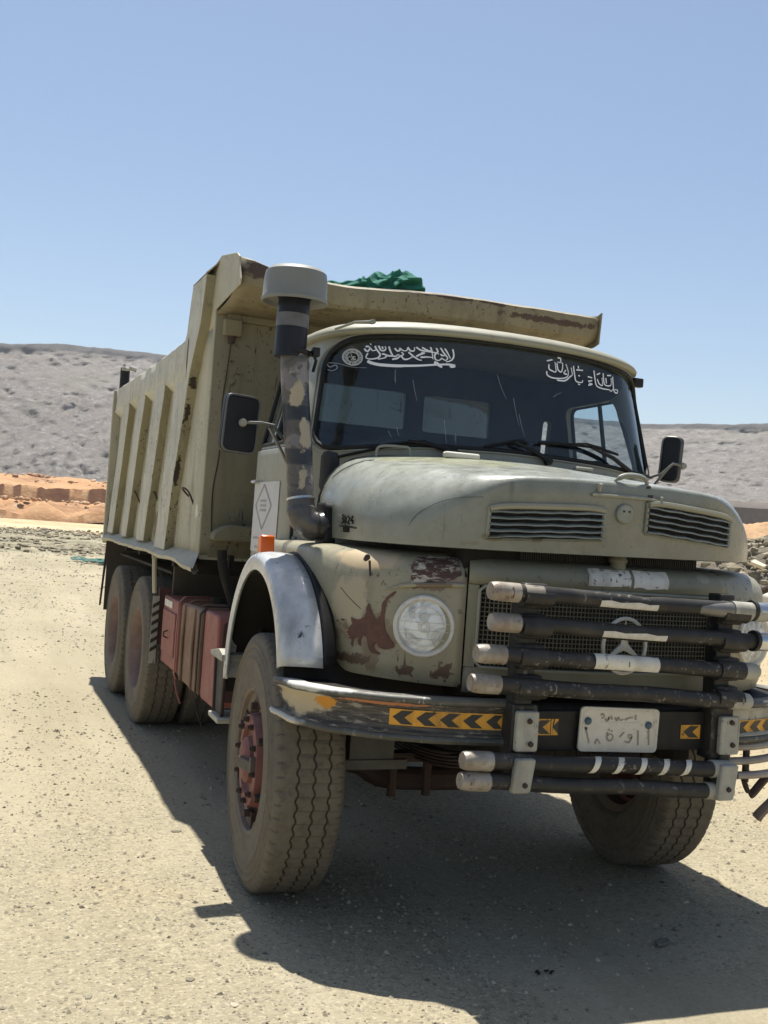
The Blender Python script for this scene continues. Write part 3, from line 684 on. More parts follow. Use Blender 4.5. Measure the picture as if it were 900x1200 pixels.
def sup(x, xc, hw, yf, yc, n):
    q = min(.9995, abs(x - xc) / hw); return yc - (yc - yf) * (1 - q ** n) ** (1 / n)
XC = -.04
def fw_(x): return (1.06, 2.5) if x < XC else (1.10, 3.2)
def fender_y(x): return sup(x, XC, fw_(x)[0], -.93, 0., fw_(x)[1])
def hood_y(x): return sup(x, XC, .93 if x < XC else .955, -.95, 0., 3.2)

# ---------------------------------------------------------------- cab
def cab_hw(z): return 1.03 - .13 * max(0, (z - 1.97) / .6)
def cab_yf(z): return .12 + .18 * (z - 1.97) if z > 1.97 else .12
def cab_y(x, z): return sup(x, 0, cab_hw(z), cab_yf(z), .75, 3.5)
def cab_x(y, z):
    if y < .75: q = (.75 - y) / (.75 - cab_yf(z)); n = 3.5
    else: q = (y - .75) / .57; n = 6
    return cab_hw(z) * (1 - min(.999, q) ** n) ** (1 / n)
def cab_ring(z, ins, n=120):
    out = []
    hw = cab_hw(z) - ins; yf = cab_yf(z) + ins; yr = 1.32 - ins
    for i in range(n):
        a = 2 * pi * i / n; c, s = cos(a), sin(a); e = 3.5 if s < 0 else 6
        out.append((hw * math.copysign(abs(c) ** (2 / e), c), .75 + (.75 - yf if s < 0 else yr - .75) * math.copysign(abs(s) ** (2 / e), s), z))
    return out
def rrect(poly, rad, seg=6):
    """round the corners of a 2-D polygon"""
    out = []; k = len(poly)
    for i in range(k):
        p, a, b = Vector(poly[i]), Vector(poly[i - 1]), Vector(poly[(i + 1) % k])
        r = rad[i] if isinstance(rad, (list, tuple)) else rad
        da, db = (a - p).normalized(), (b - p).normalized(); r = min(r, (a - p).length * .49, (b - p).length * .49)
        for t in range(seg + 1):
            t /= seg; out.append(tuple((p + da * r) * (1 - t) ** 2 + 2 * p * t * (1 - t) + (p + db * r) * t * t))
    return out
WS = [(-.967, 1.955), (-.5, 2.012), (0, 2.026), (.5, 2.008), (.967, 1.965), (.885, 2.505), (.45, 2.556), (0, 2.572), (-.45, 2.556), (-.885, 2.512)]
WSR = rrect(WS, [.10, .1, .1, .1, .10, .15, .2, .2, .2, .15])
zl = [1.36, 1.45, 1.6, 1.75, 1.9, 1.97, 2.05, 2.15, 2.25, 2.35, 2.45, 2.52, 2.60]
mb = MB(); prof = [cab_ring(z, 0) for z in zl] + [cab_ring(z, .035) for z in zl[::-1]]
nr, nt = len(prof), 120
for rg in prof: mb.v += [(x, y, z - .062 * x * x * sstep(2.25, 2.5, z)) for x, y, z in rg]
for i in range(nr):
    for j in range(nt):
        mb.f.append([i * nt + j, i * nt + (j + 1) % nt, ((i + 1) % nr) * nt + (j + 1) % nt, ((i + 1) % nr) * nt + j]); mb.mi.append(1 if i >= len(zl) - 1 else 0)
cabo = part(mb, 'cab_shell', [M['cab'], M['inner']], smooth=35)
cutters = []
def cutter(poly, axis, a, b):
    c = MB(); c.prism(poly, axis, a, b, 0); o = c.build('window_cutter', [M['cab'], M['inner']], smooth=0); cutters.append(o)
    m = cabo.modifiers.new('cut', 'BOOLEAN'); m.operation = 'DIFFERENCE'; m.object = o; m.solver = 'EXACT'
cutter(WSR, 'y', -.3, .74)
SWIN = rrect([(.50, 2.0), (1.15, 2.0), (1.13, 2.41), (.64, 2.42)], .06)
cutter(SWIN, 'x', -1.3, -.7); cutter(SWIN, 'x', .7, 1.3)
for x0, x1, z0, z1 in ((-.66, -.12, 2.19, 2.41), (.0, .44, 2.19, 2.41), (.79, .835, 2.08, 2.33)):
    cutter(rrect([(x0, z0), (x1, z0), (x1, z1), (x0, z1)], .02), 'y', 1.1, 1.5)
dg = bpy.context.evaluated_depsgraph_get()
me = bpy.data.meshes.new_from_object(cabo.evaluated_get(dg)); cabo.modifiers.clear(); cabo.data = me
me.set_sharp_from_angle(angle=radians(35))
for o in cutters: bpy.data.objects.remove(o)
# floor, seats, dash
mb = MB(); mb.box(-.97, .97, .2, 1.28, 1.37, 1.40); part(mb, 'cab_floor', M['inner'])
mb = MB(); mb.box(-.93, .93, .24, .5, 1.75, 1.955)
part(mb, 'dashboard', M['inner'], bevel=.03)
for x in (-.62, -.1, .52):
    mb = MB(); mb.box(x - .22, x + .22, .72, 1.16, 1.5, 1.72); so = part(mb, 'seat', M['inner'], bevel=.04)
    mb = MB(); mb.box(x - .21, x + .21, 1.12, 1.24, 1.68, 2.13); part(mb, 'backrest', M['inner'], so, bevel=.04)
# steering wheel (left-hand drive: image right)
mb = MB(); cw = Vector((.60, .60, 2.06)); ax = Vector((0, -.45, 1)).normalized(); e1 = Vector((1, 0, 0)); e2 = ax.cross(e1)
mb.tube([cw + (e1 * cos(2 * pi * k / 36) + e2 * sin(2 * pi * k / 36)) * .235 for k in range(36)], .014, 8, closed=True)
for k in range(2): mb.tube([cw - ax * .03, cw + e1 * .23 * (1 if k else -1)], .011, 6)
mb.tube([cw - ax * .04, cw - ax * .5], .03, 8); part(mb, 'steering_wheel', M['rubber'])
# windshield
def ws_pt(x, z, off=0.): return (x, cab_y(x, z) + off, z)
cx, cz = 0., 2.28; P = []
for k in range(13):
    q = 1.012 * (1 - k / 12.0)
    P.append([ws_pt(cx + (x - cx) * q, cz + (z - cz) * q, .012) for x, z in WSR + WSR[:1]])
mb = MB(); mb.grid(P); wind = part(mb, 'windshield', M['glass'], smooth=80)
def resample(poly, n):
    L = [0]; 
    for a, b in zip(poly, poly[1:] + poly[:1]): L.append(L[-1] + (Vector(b) - Vector(a)).length)
    out = []
    for i in range(n):
        t = L[-1] * i / n; j = max(k for k in range(len(L)) if L[k] <= t); j = min(j, len(poly) - 1)
        a, b = Vector(poly[j]), Vector(poly[(j + 1) % len(poly)]); out.append(tuple(a.lerp(b, (t - L[j]) / max(1e-9, L[j + 1] - L[j]))))
    return out
mb = MB(); mb.tube([ws_pt(x, z, -.001) for x, z in resample(WSR, 150)], .0125, 8, closed=True); part(mb, 'rubber_seal', M['rubber'], wind)
mb = MB(); mb.tube([ws_pt(x * 1.018, 2.28 + (z - 2.28) * 1.05, -.003) for x, z in resample(WSR, 150)], .006, 6, closed=True); part(mb, 'frame_bead', M['cab'], wind)
# white calligraphy on the glass
def ribbon(mb, pts, wd, f, mi=0, n=5, taper=True):
    c = catmull([(p[0], 0, p[1]) for p in pts], n) if len(pts) > 2 else [Vector((p[0], 0, p[1])) for p in pts]
    k = len(c); L = []; R = []
    for i, p in enumerate(c):
        t = (c[min(i + 1, k - 1)] - c[max(i - 1, 0)]); t.y = 0; t.normalize(); nn = Vector((-t.z, 0, t.x))
        ww = wd * (.55 + .45 * abs(sin(1.1 + 2.6 * i / k)) if taper else 1) * .5
        L.append(p + nn * ww); R.append(p - nn * ww)
    vs = [f(p.x, p.z) for p in L] + [f(p.x, p.z) for p in R]
    mb.add(vs, [(i, i + 1, k + i + 1, k + i) for i in range(k - 1)], mi)
wf = lambda x, z: ws_pt(x, z, .006)
CALS = {}
CAL_L= [[(-0.747, 2.468), (-0.741, 2.458), (-0.732, 2.456), (-0.721, 2.47), (-0.713, 2.461), (-0.707, 2.46), (-0.697, 2.464)], [(-0.742, 2.477), (-0.731, 2.48), (-0.722, 2.473)], [(-0.722, 2.491), (-0.717, 2.493)], [(-0.7, 2.485), (-0.694, 2.468), (-0.681, 2.451), (-0.678, 2.439), (-0.687, 2.426), (-0.707, 2.419), (-0.726, 2.417), (-0.74, 2.422), (-0.739, 2.433), (-0.732, 2.446)], [(-0.684, 2.487), (-0.674, 2.466), (-0.661, 2.464), (-0.651, 2.473), (-0.654, 2.486)], [(-0.668, 2.484), (-0.664, 2.472)], [(-0.636, 2.487), (-0.63, 2.466), (-0.618, 2.443), (-0.604, 2.44), (-0.597, 2.448), (-0.585, 2.449)], [(-0.669, 2.445), (-0.661, 2.447), (-0.648, 2.441), (-0.654, 2.43), (-0.668, 2.424), (-0.687, 2.419)], [(-0.648, 2.441), (-0.628, 2.44), (-0.616, 2.44)], [(-0.609, 2.481), (-0.597, 2.469), (-0.584, 2.473), (-0.584, 2.483), (-0.57, 2.474), (-0.552, 2.474), (-0.545, 2.489)], [(-0.546, 2.492), (-0.531, 2.476), (-0.514, 2.478), (-0.512, 2.496)], [(-0.621, 2.424), (-0.6, 2.43), (-0.584, 2.442), (-0.566, 2.455), (-0.577, 2.464)], [(-0.576, 2.443), (-0.563, 2.43), (-0.542, 2.434), (-0.52, 2.449)], [(-0.542, 2.468), (-0.517, 2.449), (-0.492, 2.436), (-0.476, 2.434)], [(-0.503, 2.497), (-0.481, 2.485), (-0.445, 2.482), (-0.401, 2.48), (-0.386, 2.475)], [(-0.474, 2.499), (-0.449, 2.489), (-0.423, 2.485)], [(-0.503, 2.451), (-0.481, 2.464), (-0.46, 2.473), (-0.478, 2.473)], [(-0.482, 2.448), (-0.453, 2.453), (-0.42, 2.455)], [(-0.431, 2.505), (-0.423, 2.485), (-0.418, 2.446)], [(-0.401, 2.504), (-0.393, 2.488), (-0.408, 2.469), (-0.405, 2.447), (-0.386, 2.444), (-0.372, 2.458)], [(-0.378, 2.508), (-0.364, 2.488), (-0.349, 2.472), (-0.341, 2.459), (-0.353, 2.448), (-0.371, 2.455)], [(-0.356, 2.507), (-0.341, 2.487), (-0.326, 2.46)], [(-0.314, 2.509), (-0.308, 2.481), (-0.315, 2.458), (-0.334, 2.445), (-0.349, 2.441)], [(-0.379, 2.476), (-0.368, 2.47), (-0.352, 2.475)]]
CAL_S= [[(-0.735, 2.406), (-0.714, 2.397), (-0.681, 2.392), (-0.631, 2.392), (-0.58, 2.395), (-0.567, 2.397), (-0.496, 2.405), (-0.402, 2.42), (-0.334, 2.429), (-0.3, 2.426)], [(-0.412, 2.431), (-0.394, 2.425), (-0.383, 2.416), (-0.37, 2.412)], [(-0.33, 2.424), (-0.312, 2.422), (-0.3, 2.426)]]
CAL_R= [[(0.215, 2.462), (0.218, 2.442), (0.248, 2.431), (0.302, 2.434), (0.337, 2.447), (0.345, 2.472), (0.332, 2.513)], [(0.23, 2.5), (0.229, 2.476), (0.249, 2.467), (0.27, 2.466), (0.267, 2.505), (0.264, 2.516)], [(0.277, 2.512), (0.283, 2.477), (0.304, 2.47), (0.312, 2.51), (0.305, 2.516)], [(0.338, 2.46), (0.318, 2.463), (0.331, 2.483)], [(0.275, 2.422), (0.323, 2.425), (0.355, 2.45), (0.369, 2.463), (0.363, 2.499)], [(0.378, 2.51), (0.384, 2.459), (0.393, 2.43), (0.429, 2.429), (0.433, 2.441)], [(0.407, 2.514), (0.41, 2.499)], [(0.395, 2.491), (0.438, 2.494)], [(0.406, 2.463), (0.417, 2.461)], [(0.403, 2.417), (0.416, 2.415)], [(0.469, 2.44), (0.496, 2.447)], [(0.469, 2.419), (0.495, 2.428), (0.473, 2.431)], [(0.467, 2.464), (0.497, 2.462)], [(0.51, 2.503), (0.515, 2.458), (0.525, 2.423), (0.564, 2.413), (0.613, 2.413), (0.625, 2.406), (0.639, 2.42)], [(0.531, 2.46), (0.542, 2.437), (0.565, 2.431), (0.563, 2.471)], [(0.573, 2.497), (0.578, 2.442), (0.602, 2.433), (0.628, 2.443), (0.63, 2.48)], [(0.591, 2.475), (0.594, 2.445)], [(0.528, 2.484), (0.552, 2.494)], [(0.601, 2.489), (0.631, 2.493)], [(0.643, 2.489), (0.647, 2.415), (0.668, 2.403), (0.679, 2.42), (0.656, 2.42)], [(0.217, 2.516), (0.25, 2.526)], [(0.282, 2.54), (0.299, 2.539), (0.298, 2.518), (0.281, 2.519)]]
PLT= [[(-0.158, 0.943), (-0.15, 0.948), (-0.143, 0.939), (-0.155, 0.93)], [(-0.138, 0.93), (-0.128, 0.921), (-0.121, 0.937)], [(-0.121, 0.937), (-0.122, 0.924)], [(-0.111, 0.941), (-0.107, 0.925)], [(-0.095, 0.934), (-0.085, 0.923), (-0.078, 0.934), (-0.068, 0.923), (-0.056, 0.928)], [(-0.047, 0.925), (-0.03, 0.932), (-0.012, 0.934)], [(-0.0, 0.945), (0.002, 0.925)], [(-0.224, 0.897), (-0.214, 0.868), (-0.203, 0.835)], [(-0.227, 0.897), (-0.218, 0.89), (-0.214, 0.897)], [(-0.177, 0.833), (-0.168, 0.851), (-0.154, 0.833)], [(-0.123, 0.877), (-0.125, 0.857), (-0.116, 0.845), (-0.101, 0.849), (-0.098, 0.864), (-0.112, 0.871), (-0.122, 0.864)], [(-0.119, 0.89), (-0.115, 0.884)], [(-0.106, 0.884), (-0.102, 0.88)], [(-0.067, 0.858), (-0.047, 0.878)], [(-0.042, 0.841), (-0.022, 0.838), (-0.011, 0.863), (-0.025, 0.867), (-0.026, 0.856), (-0.008, 0.856)], [(0.016, 0.884), (0.02, 0.826)], [(0.065, 0.889), (0.07, 0.826)]]

mb = MB()
for s in CAL_L: ribbon(mb, s, .0085, wf)
for i, s in enumerate(CAL_S): ribbon(mb, s, .015 if i == 0 else .017, wf)
part(mb, 'lettering', M['sticker'], wind, smooth=0, label='white calligraphy with a curved sword beneath it')
mb = MB()
for s in CAL_R: ribbon(mb, s, .0080, wf)
part(mb, 'lettering', M['sticker'], wind, smooth=0, label='white calligraphy in the upper corner of the windshield')
mb = MB(); sx, sz = -.797, 2.422; srnd = random.Random(3)
for rr, ww in ((.040, .006), (.024, .004)): ribbon(mb, [(sx + rr * cos(a * pi / 9), sz + rr * sin(a * pi / 9)) for a in range(19)], ww, wf, n=2, taper=False)
for k in range(30):
    a = 2 * pi * k / 30 + srnd.uniform(-.05, .05); ribbon(mb, [(sx + .027 * cos(a), sz + .027 * sin(a)), (sx + .037 * cos(a + .1), sz + .037 * sin(a + .1))], .004, wf)
for k in range(14):
    a = srnd.uniform(0, 6.28); q = srnd.uniform(0, .018); ribbon(mb, [(sx + q * cos(a), sz + q * sin(a)), (sx + q * cos(a) + srnd.uniform(-.01, .01), sz + q * sin(a) + srnd.uniform(-.01, .01))], .004, wf)
part(mb, 'seal_sticker', simple('faded_seal_print', (.50, .52, .50, 1), .6, 0, .2, 40, 0), wind, smooth=0)
mb = MB(); ribbon(mb, [(-.90, 2.395), (-.86, 2.39), (-.80, 2.372), (-.74, 2.372)], .003, wf); ribbon(mb, [(-.895, 2.39), (-.885, 2.372), (-.865, 2.382), (-.86, 2.365), (-.88, 2.352), (-.893, 2.36)], .004, wf)
for x, z, dx, dz in ((-.52, 2.33, .02, -.10), (-.07, 2.41, .05, -.12), (.02, 2.30, .03, -.14), (.05, 2.22, .03, -.11), (-.36, 2.15, .01, -.12), (-.64, 2.07, .015, -.03), (-.6, 2.09, .01, -.04), (.25, 2.33, .05, .03)):
    ribbon(mb, [(x, z), (x + dx * .4, z + dz * .5), (x + dx, z + dz)], .0022, wf)
stuff(part(mb, 'scratches', simple('glass_scratch', (.30, .33, .36, 1), .6, 0, .2, 40, 0), wind, smooth=0))
# side and rear panes
for s, nm in ((-1, 0), (1, 0)):
    mb = MB(); P = []
    for j in range(9):
        z = 1.99 + .48 * j / 8
        P.append([(s * (cab_x(y, z) - .018), y, z) for y in [.47 + .75 * i / 10 for i in range(11)]])
    mb.grid(P); g = part(mb, 'side_window', M['sideglass'], smooth=80)
    mb = MB(); sw = resample(SWIN, 70)
    mb.tube([(s * (cab_x(y, z) - .004), y, z) for y, z in sw], .012, 6, closed=True); part(mb, 'window_seal', M['rubber'], g)
    mb = MB(); mb.tube([(s * (cab_x(.84, z) - .012), .84 - .04 * (z - 2), z) for z in (2.0, 2.22, 2.455)], .014, 6); part(mb, 'window_divider', M['black'], g)
mb = MB(); mb.box(-.68, -.10, 1.293, 1.297, 2.17, 2.43); part(mb, 'rear_window', M['sideglass'], smooth=0)
mb = MB(); mb.box(-.02, .46, 1.293, 1.297, 2.17, 2.43); part(mb, 'rear_window', M['sideglass'], smooth=0)
# roof
P = []
rp = [(.01, 2.57), (-.028, 2.572), (-.042, 2.585), (-.045, 2.605), (-.035, 2.63), (-.01, 2.655), (.03, 2.678), (.1, 2.70), (.2, 2.72), (.35, 2.735), (.55, 2.745)]
for i in range(120):
    row = []
    for ins, z in rp:
        base = cab_ring(2.6, 0)[i]; c = (0, .75)
        hwx = 1 - ins / .95; hwy = 1 - ins / .55
        x = base[0] * hwx; y = .75 + (base[1] - .75) * max(.02, hwy)
        row.append((x, y, 2.572 + (z - 2.57) * .62 - .060 * (base[0] * hwx) ** 2))
    P.append(row)
mb = MB(); mb.grid(P, closeu=True); mb.f.append([i * len(rp) + len(rp) - 1 for i in range(120)]); mb.mi.append(0)
part(mb, 'roof', M['roof'], smooth=50)
mb = MB(); mb.tube([(-.90, .32, 2.545), (-.83, .24, 2.575), (-.76, .19, 2.578)], [.006, .007, .010], 8); mb.lathe([(0, 0), (.013, 0), (.013, .02), (0, .02)], 'y', 12, (-.76, .17, 2.578)); part(mb, 'roof_bracket', M['cab'])
mb = MB(); mb.box(-.03, .03, -.02, .02, 0, .05); o = part(mb, 'roof_bracket', M['black'], bevel=.006, loc=None); o.location = (.90, .42, 2.475)
# door on the near side
dy = [.44 + .76 * i / 16 for i in range(17)]
P = [[(-(cab_x(y, z) + .011), y, z) for y in dy] for z in [1.385 + .585 * j / 12 for j in range(13)]]
mb = MB(); mb.grid(P); door = part(mb, 'door', M['cab'], smooth=60, solid=.012, off=0, bevel=.004)
dl = [(.44, 1.385), (1.2, 1.385), (1.2, 1.97), (.44, 1.97)]
mb = MB(); mb.tube([(-(cab_x(y, z) + .004), y, z) for y, z in resample(dl, 60)], .0065, 5, closed=True); part(mb, 'door_gap', M['dark'], door)
mb = MB(); mb.tube([(-1.05, 1.05, 1.80), (-1.075, 1.03, 1.80), (-1.08, .93, 1.80)], .009, 8); part(mb, 'door_handle', M['chrome'], door)
for z in (1.5, 1.86): mb = MB(); mb.tube([(-1.0, .415, z - .03), (-1.0, .415, z + .03)], .014, 8); part(mb, 'hinge', M['cab'], door)
mb = MB(); fs = lambda u, v: (-(cab_x(u, v) + .0205), u, v)
def squad(mb, a, b, z0, z1, mi=0, off=0, n=8):
    P = [[(-(cab_x(y, z) + .0205 + off), y, z) for y in [a + (b - a) * i / n for i in range(n + 1)]] for z in (z0, (z0 + z1) / 2, z1)]; mb.grid(P, mi)
squad(mb, .58, 1.10, 1.43, 1.80)
def side_line(mb, pts, wd, mi):
    for p, q in zip(pts[:-1], pts[1:]):
        p, q = Vector(p), Vector(q); t = (q - p).normalized(); nn = Vector((-t.y, t.x)) * wd / 2
        mb.add([(-(cab_x(c.x, c.y) + .0225), c.x, c.y) for c in (p + nn, q + nn, q - nn, p - nn)], [(0, 1, 2, 3)], mi)
side_line(mb, [(.86, 1.785), (.70, 1.675), (.86, 1.55), (1.02, 1.675), (.86, 1.785)], .012, 1)
for z in (1.70, 1.675, 1.65): side_line(mb, [(.80, z), (.92, z)], .010, 1)
side_line(mb, [(.64, 1.50), (.68, 1.505), (.74, 1.497), (.80, 1.505), (.88, 1.498), (.95, 1.505), (1.03, 1.50)], .010, 1)
side_line(mb, [(.90, 1.455), (.98, 1.455)], .010, 1)
part(mb, 'paper_notice', [simple('notice_paper', (.50, .50, .50, 1), .5, 0, .08, 8, 0), simple('notice_print', (.28, .29, .30, 1), .6, 0, .1, 30, 0)], door, smooth=0)

# ---------------------------------------------------------------- bonnet
def top_z(x, y): return 1.858 + .117 * (y + .9) / 1.04 - (.12 if x > XC else .085) * (abs(x - XC) / .93) ** 2.4
U = []
for k in range(3): U.append((XC - .93, .14 - .045 * k))
for i in range(73):
    a = pi + pi * i / 72; c, s = cos(a), sin(a)
    U.append((XC + (.93 if c < 0 else .955) * math.copysign(abs(c) ** (2 / 3.2), c), .95 * math.copysign(abs(s) ** (2 / 3.2), s)))
for k in range(3): U.append((XC + .955, .05 + .045 * k))
P = []
for i, (x, y) in enumerate(U):
    a, b = Vector(U[max(i - 1, 0)]), Vector(U[min(i + 1, len(U) - 1)]); t = (b - a).normalized(); nin = Vector((-t.y, t.x))
    side = sstep(.42, .88, abs(x - XC)); rho = lerp(.016, .20, side); zb = 1.545 + .014 * (x + 1)
    row = [(x + nin.x * .02, y + nin.y * .02, zb), (x, y, zb + .002)]
    zt = top_z(x, y)
    for q in (.2, .4, .6, .8, 1.):
        z = lerp(zb, zt - rho, q); rk = -.016 * (z - zb) / .3 * (1 - side); row.append((x + nin.x * rk, y + nin.y * rk, z))
    for k in range(1, 8):
        an = pi / 2 * k / 7; d = rho * (1 - cos(an)) - .014 * (1 - side); X, Y = x + nin.x * d, y + nin.y * d
        row.append((X, Y, top_z(X, Y) - rho + rho * sin(an)))
    X0, Y0, _ = row[-1]; tx, ty = XC + .5 * (X0 - XC), .14
    for k in range(1, 12):
        q = k / 11; X, Y = lerp(X0, tx, q), lerp(Y0, ty, q); row.append((X, Y, top_z(X, Y)))
    P.append(row)
mb = MB(); mb.grid(P); hood = part(mb, 'bonnet', M['hood'], smooth=38, solid=.004, off=1)
mb = MB(); mb.tube([Vector(r_w[j]) + Vector((0, .012, -.006)) for r_w, js in ((P[0], range(1, len(P[0]))),) for j in js] , .012, 6); part(mb, 'bonnet_gap', M['rubber'], hood)
mb = MB(); mb.tube([Vector(P[-1][j]) + Vector((0, .012, -.006)) for j in range(1, len(P[0]))], .012, 6); part(mb, 'bonnet_gap', M['rubber'], hood)
def hf(x, z, off=0.):      # point on the bonnet's front face
    return (x, hood_y(x) - .016 * (z - 1.55) / .3 - off, z - (.075 if x > XC else .05) * max(0, abs(x - XC) - .1) + .012)
for s in (-1, 1):
    xa, xb = XC + s * .115 + .02, XC + s * .60 + .02
    if s > 0: xa, xb = XC + .095, XC + .545
    else: xa, xb = XC - .575, XC - .105
    lo, hi = min(xa, xb), max(xa, xb); zc = 1.690 + .02 * s; N_ = 14
    xs = [lerp(lo, hi, i / N_) for i in range(N_ + 1)]
    mb = MB(); mb.grid([[hf(x, z, .006) for x in xs] for z in (zc - .066, zc + .06)]); vent = part(mb, 'vent_grille', M['void'], hood, smooth=0)  # dark sheet over the uncut bonnet paints the shade between slats
    mb = MB(); mb.tube([hf(x, zc + .064 - .012 * abs(2 * i / N_ - 1) ** 6, .014) for i, x in enumerate(xs)], .0135, 8); part(mb, 'vent_lip', M['roof'], hood)
    for k in range(5):
        z = zc + .042 - .0245 * k; sag = .007 if (s < 0 and k == 4) else 0
        mb = MB(); P2 = []
        for i, x in enumerate(xs):
            zz = z + sag * sin(pi * i / N_) + .0015 * sin(i * 1.7 + k)
            P2.append([hf(x, zz + .006, .004), hf(x, zz + .003, .016), hf(x, zz - .001, .027), hf(x, zz - .006, .028), hf(x, zz - .001, .018), hf(x, zz + .001, .004)])
        mb.grid(P2); part(mb, 'slat', M['hood'], hood, smooth=50)
    mb = MB()
    for xe in (lo, hi): mb.tube([hf(xe, zc + .058, .010), hf(xe, zc - .064, .010)], .008, 6)
    mb.tube([hf(x, zc - .067, .004) for x in xs], .006, 6); part(mb, 'vent_frame', M['hood'], hood)
# emblem disc, top handle, trim strip
mb = MB(); mb.lathe([(0, -.030), (.034, -.030), (.040, -.024), (.040, .0)], 'y', 28, (XC - .01, hood_y(XC) - .0, 1.728 - .0))
dm = N('blank_emblem'); a_ = dm.mix(dm.ramp(dm.noise(30, 4), .4, .6), (.20, .21, .17, 1), (.24, .25, .21, 1))
part(mb, 'emblem_disc', dm.set(Base_Color=a_, Roughness=.4).m, hood)
mb = MB()
for dx in (-.013, .013): mb.lathe([(0, -.002), (.004, -.002), (.004, .004)], 'y', 8, (XC - .01 + dx, hood_y(XC) - .031, 1.738))
part(mb, 'emblem_rivet', M['dark'], hood)
hx, hy = XC + .028, -.925
mb = MB(); mb.tube(catmull([(hx - .085, hy - .01, 1.832), (hx - .078, hy - .03, 1.862), (hx - .04, hy - .04, 1.882), (hx + .02, hy - .04, 1.883), (hx + .06, hy - .03, 1.869), (hx + .075, hy - .02, 1.829)], 6), [.007] * 8 + [.011] * 16 + [.008] * 7, 10); part(mb, 'grab_handle', M['hood'], hood)
mb = MB(); mb.obox((hx + .078, hy - .03, 1.810), (1, 0, 0), (0, 1, 0), (0, 0, 1), .016, .012, .022); mb.obox((hx + .06, hy - .035, 1.838), (1, 0, .5), (0, 1, 0), (-.5, 0, 1), .02, .008, .007); part(mb, 'bonnet_latch', M['rustdark'], hood, bevel=.004)
mb = MB(); mb.tube([hf(XC - .17 + .32 * i / 8, 1.786 - .002 * i / 8, .012) for i in range(9)], .007, 6); mb.tube([hf(XC - .14, 1.80, .012), hf(XC - .14, 1.829, .02)], .008, 6); mb.tube([hf(XC + .15, 1.77, .012), hf(XC + .15, 1.80, .02)], .006, 6); part(mb, 'trim_strip', M['cab'], hood)
# pressed line on the bonnet face
mb = MB(); mb.tube(catmull([hf(x, z, .001) for x, z in ((XC - .60, 1.765), (XC - .68, 1.76), (XC - .75, 1.735), (XC - .80, 1.69), (XC - .82, 1.64))], 5), .0010, 5); part(mb, 'pressed_line', M['dark'], hood)
# model figures on the bonnet side
def hood_side_frame():
    # figures sit on the curve between side and front
    return None
def bs(u, v, off=.006):
    # u metres along the curve from the badge's left end, v height
    k = 0; pts = U; acc = 0; start = None
    i = 0
    for i in range(len(pts) - 1):
        seg = (Vector(pts[i + 1]) - Vector(pts[i])).length
        if acc + seg > u: break
        acc += seg
    a, b = Vector(pts[i]), Vector(pts[i + 1]); t = (b - a).normalized(); p = a + t * (u - acc); no = Vector((t.y, -t.x))
    return (p.x + no.x * off, p.y + no.y * off, v)
GL = {'3': [(0, 1), (.8, 1), (.4, .58), (.85, .45), (.75, .1), (.35, 0), (0, .15)], '8': [(.4, .52), (.05, .75), (.4, 1), (.8, .78), (.4, .52), (0, .25), (.4, 0), (.85, .25), (.4, .52)], '2': [(0, .8), (.4, 1), (.8, .78), (.6, .45), (0, 0), (.85, 0)], '4': [(.7, 0), (.7, .45), (.95, .35), (0, .3), (.6, 1)]}
mb = MB(); u0_ = .335
for gi, g in enumerate('3824'):
    pts = [bs(u0_ + gi * .036 + px * .026, 1.612 + pz * .036) for px, pz in GL[g]]
    mb.tube(pts, .0042, 6)
mb.tube([bs(u0_ - .02, 1.600), bs(u0_ + .05, 1.602), bs(u0_ + .16, 1.596)], .004, 6)
for q in range(6): mb.tube([bs(u0_ + .03 + q * .012, 1.598), bs(u0_ + .035 + q * .011, 1.575)], .004, 5)
part(mb, 'badge', M['dark'], hood)

# ---------------------------------------------------------------- front clip
def clip_strip(xa, xb, prof, n, back=None):
    """surface following the nose in plan; prof = [(z, inset)]; extends straight back at the side"""
    pts = []
    for i in range(n + 1):
        t = i / n; x = lerp(xa, xb, t); pts.append((x, fender_y(x)))
    return pts
def plan(xa, back):
    """plan points from seam xa round the corner to the side then back to y=back (left or right by sign of xa-XC)"""
    s = -1 if xa < XC else 1; out = []
    W_, n_e = fw_(xa); e_ = 2 / n_e; a0 = math.acos(min(1, (abs(xa - XC) / W_)) ** (n_e / 2))
    for i in range(31):
        a = a0 * (1 - i / 30); out.append((XC + s * W_ * abs(cos(a)) ** e_, -.93 * sin(a) ** e_ if a > 1e-9 else 0.))
    k = 0; y = .06
    while y <= back: out.append((XC + s * W_, y)); y += .06
    return out
def extr(pts, prof, zlow=None, flip=1):
    P = []
    for i, (x, y) in enumerate(pts):
        a, b = Vector(pts[max(i - 1, 0)]), Vector(pts[min(i + 1, len(pts) - 1)]); t = (b - a).normalized(); nin = Vector((-t.y, t.x)) * flip
        row = []
        for z, ins in prof:
            if zlow: z = lerp(zlow(x, y), 1.52, (z - 1.0) / .52)
            row.append((x + nin.x * ins, y + nin.y * ins, z))
        P.append(row)
    return P
fprof = [(1.0, .035), (1.005, .01), (1.03, 0), (1.1, -.006), (1.2, -.008), (1.3, -.004), (1.38, .0), (1.43, .006), (1.465, .02), (1.492, .045), (1.508, .08), (1.517, .13), (1.52, .22), (1.518, .34)]
def zlow(x, y):
    ax = abs(x - XC); z = 1.0 + .005 * sstep(.62, .98, ax)
    return z + .36 * sstep(-.50, -.10, y) if ax > .95 else z
SEAM_L, SEAM_R = XC - .615, XC + .56
for s, xa in ((-1, SEAM_L), (1, SEAM_R)):
    pts = plan(xa, .55)
    mb = MB(); mb.grid(extr(pts, fprof, zlow, s))
    fd = part(mb, 'fender', M['fender'], smooth=45, solid=.006, off=-1)
    if s < 0: fenderL = fd
    else: fenderR = fd
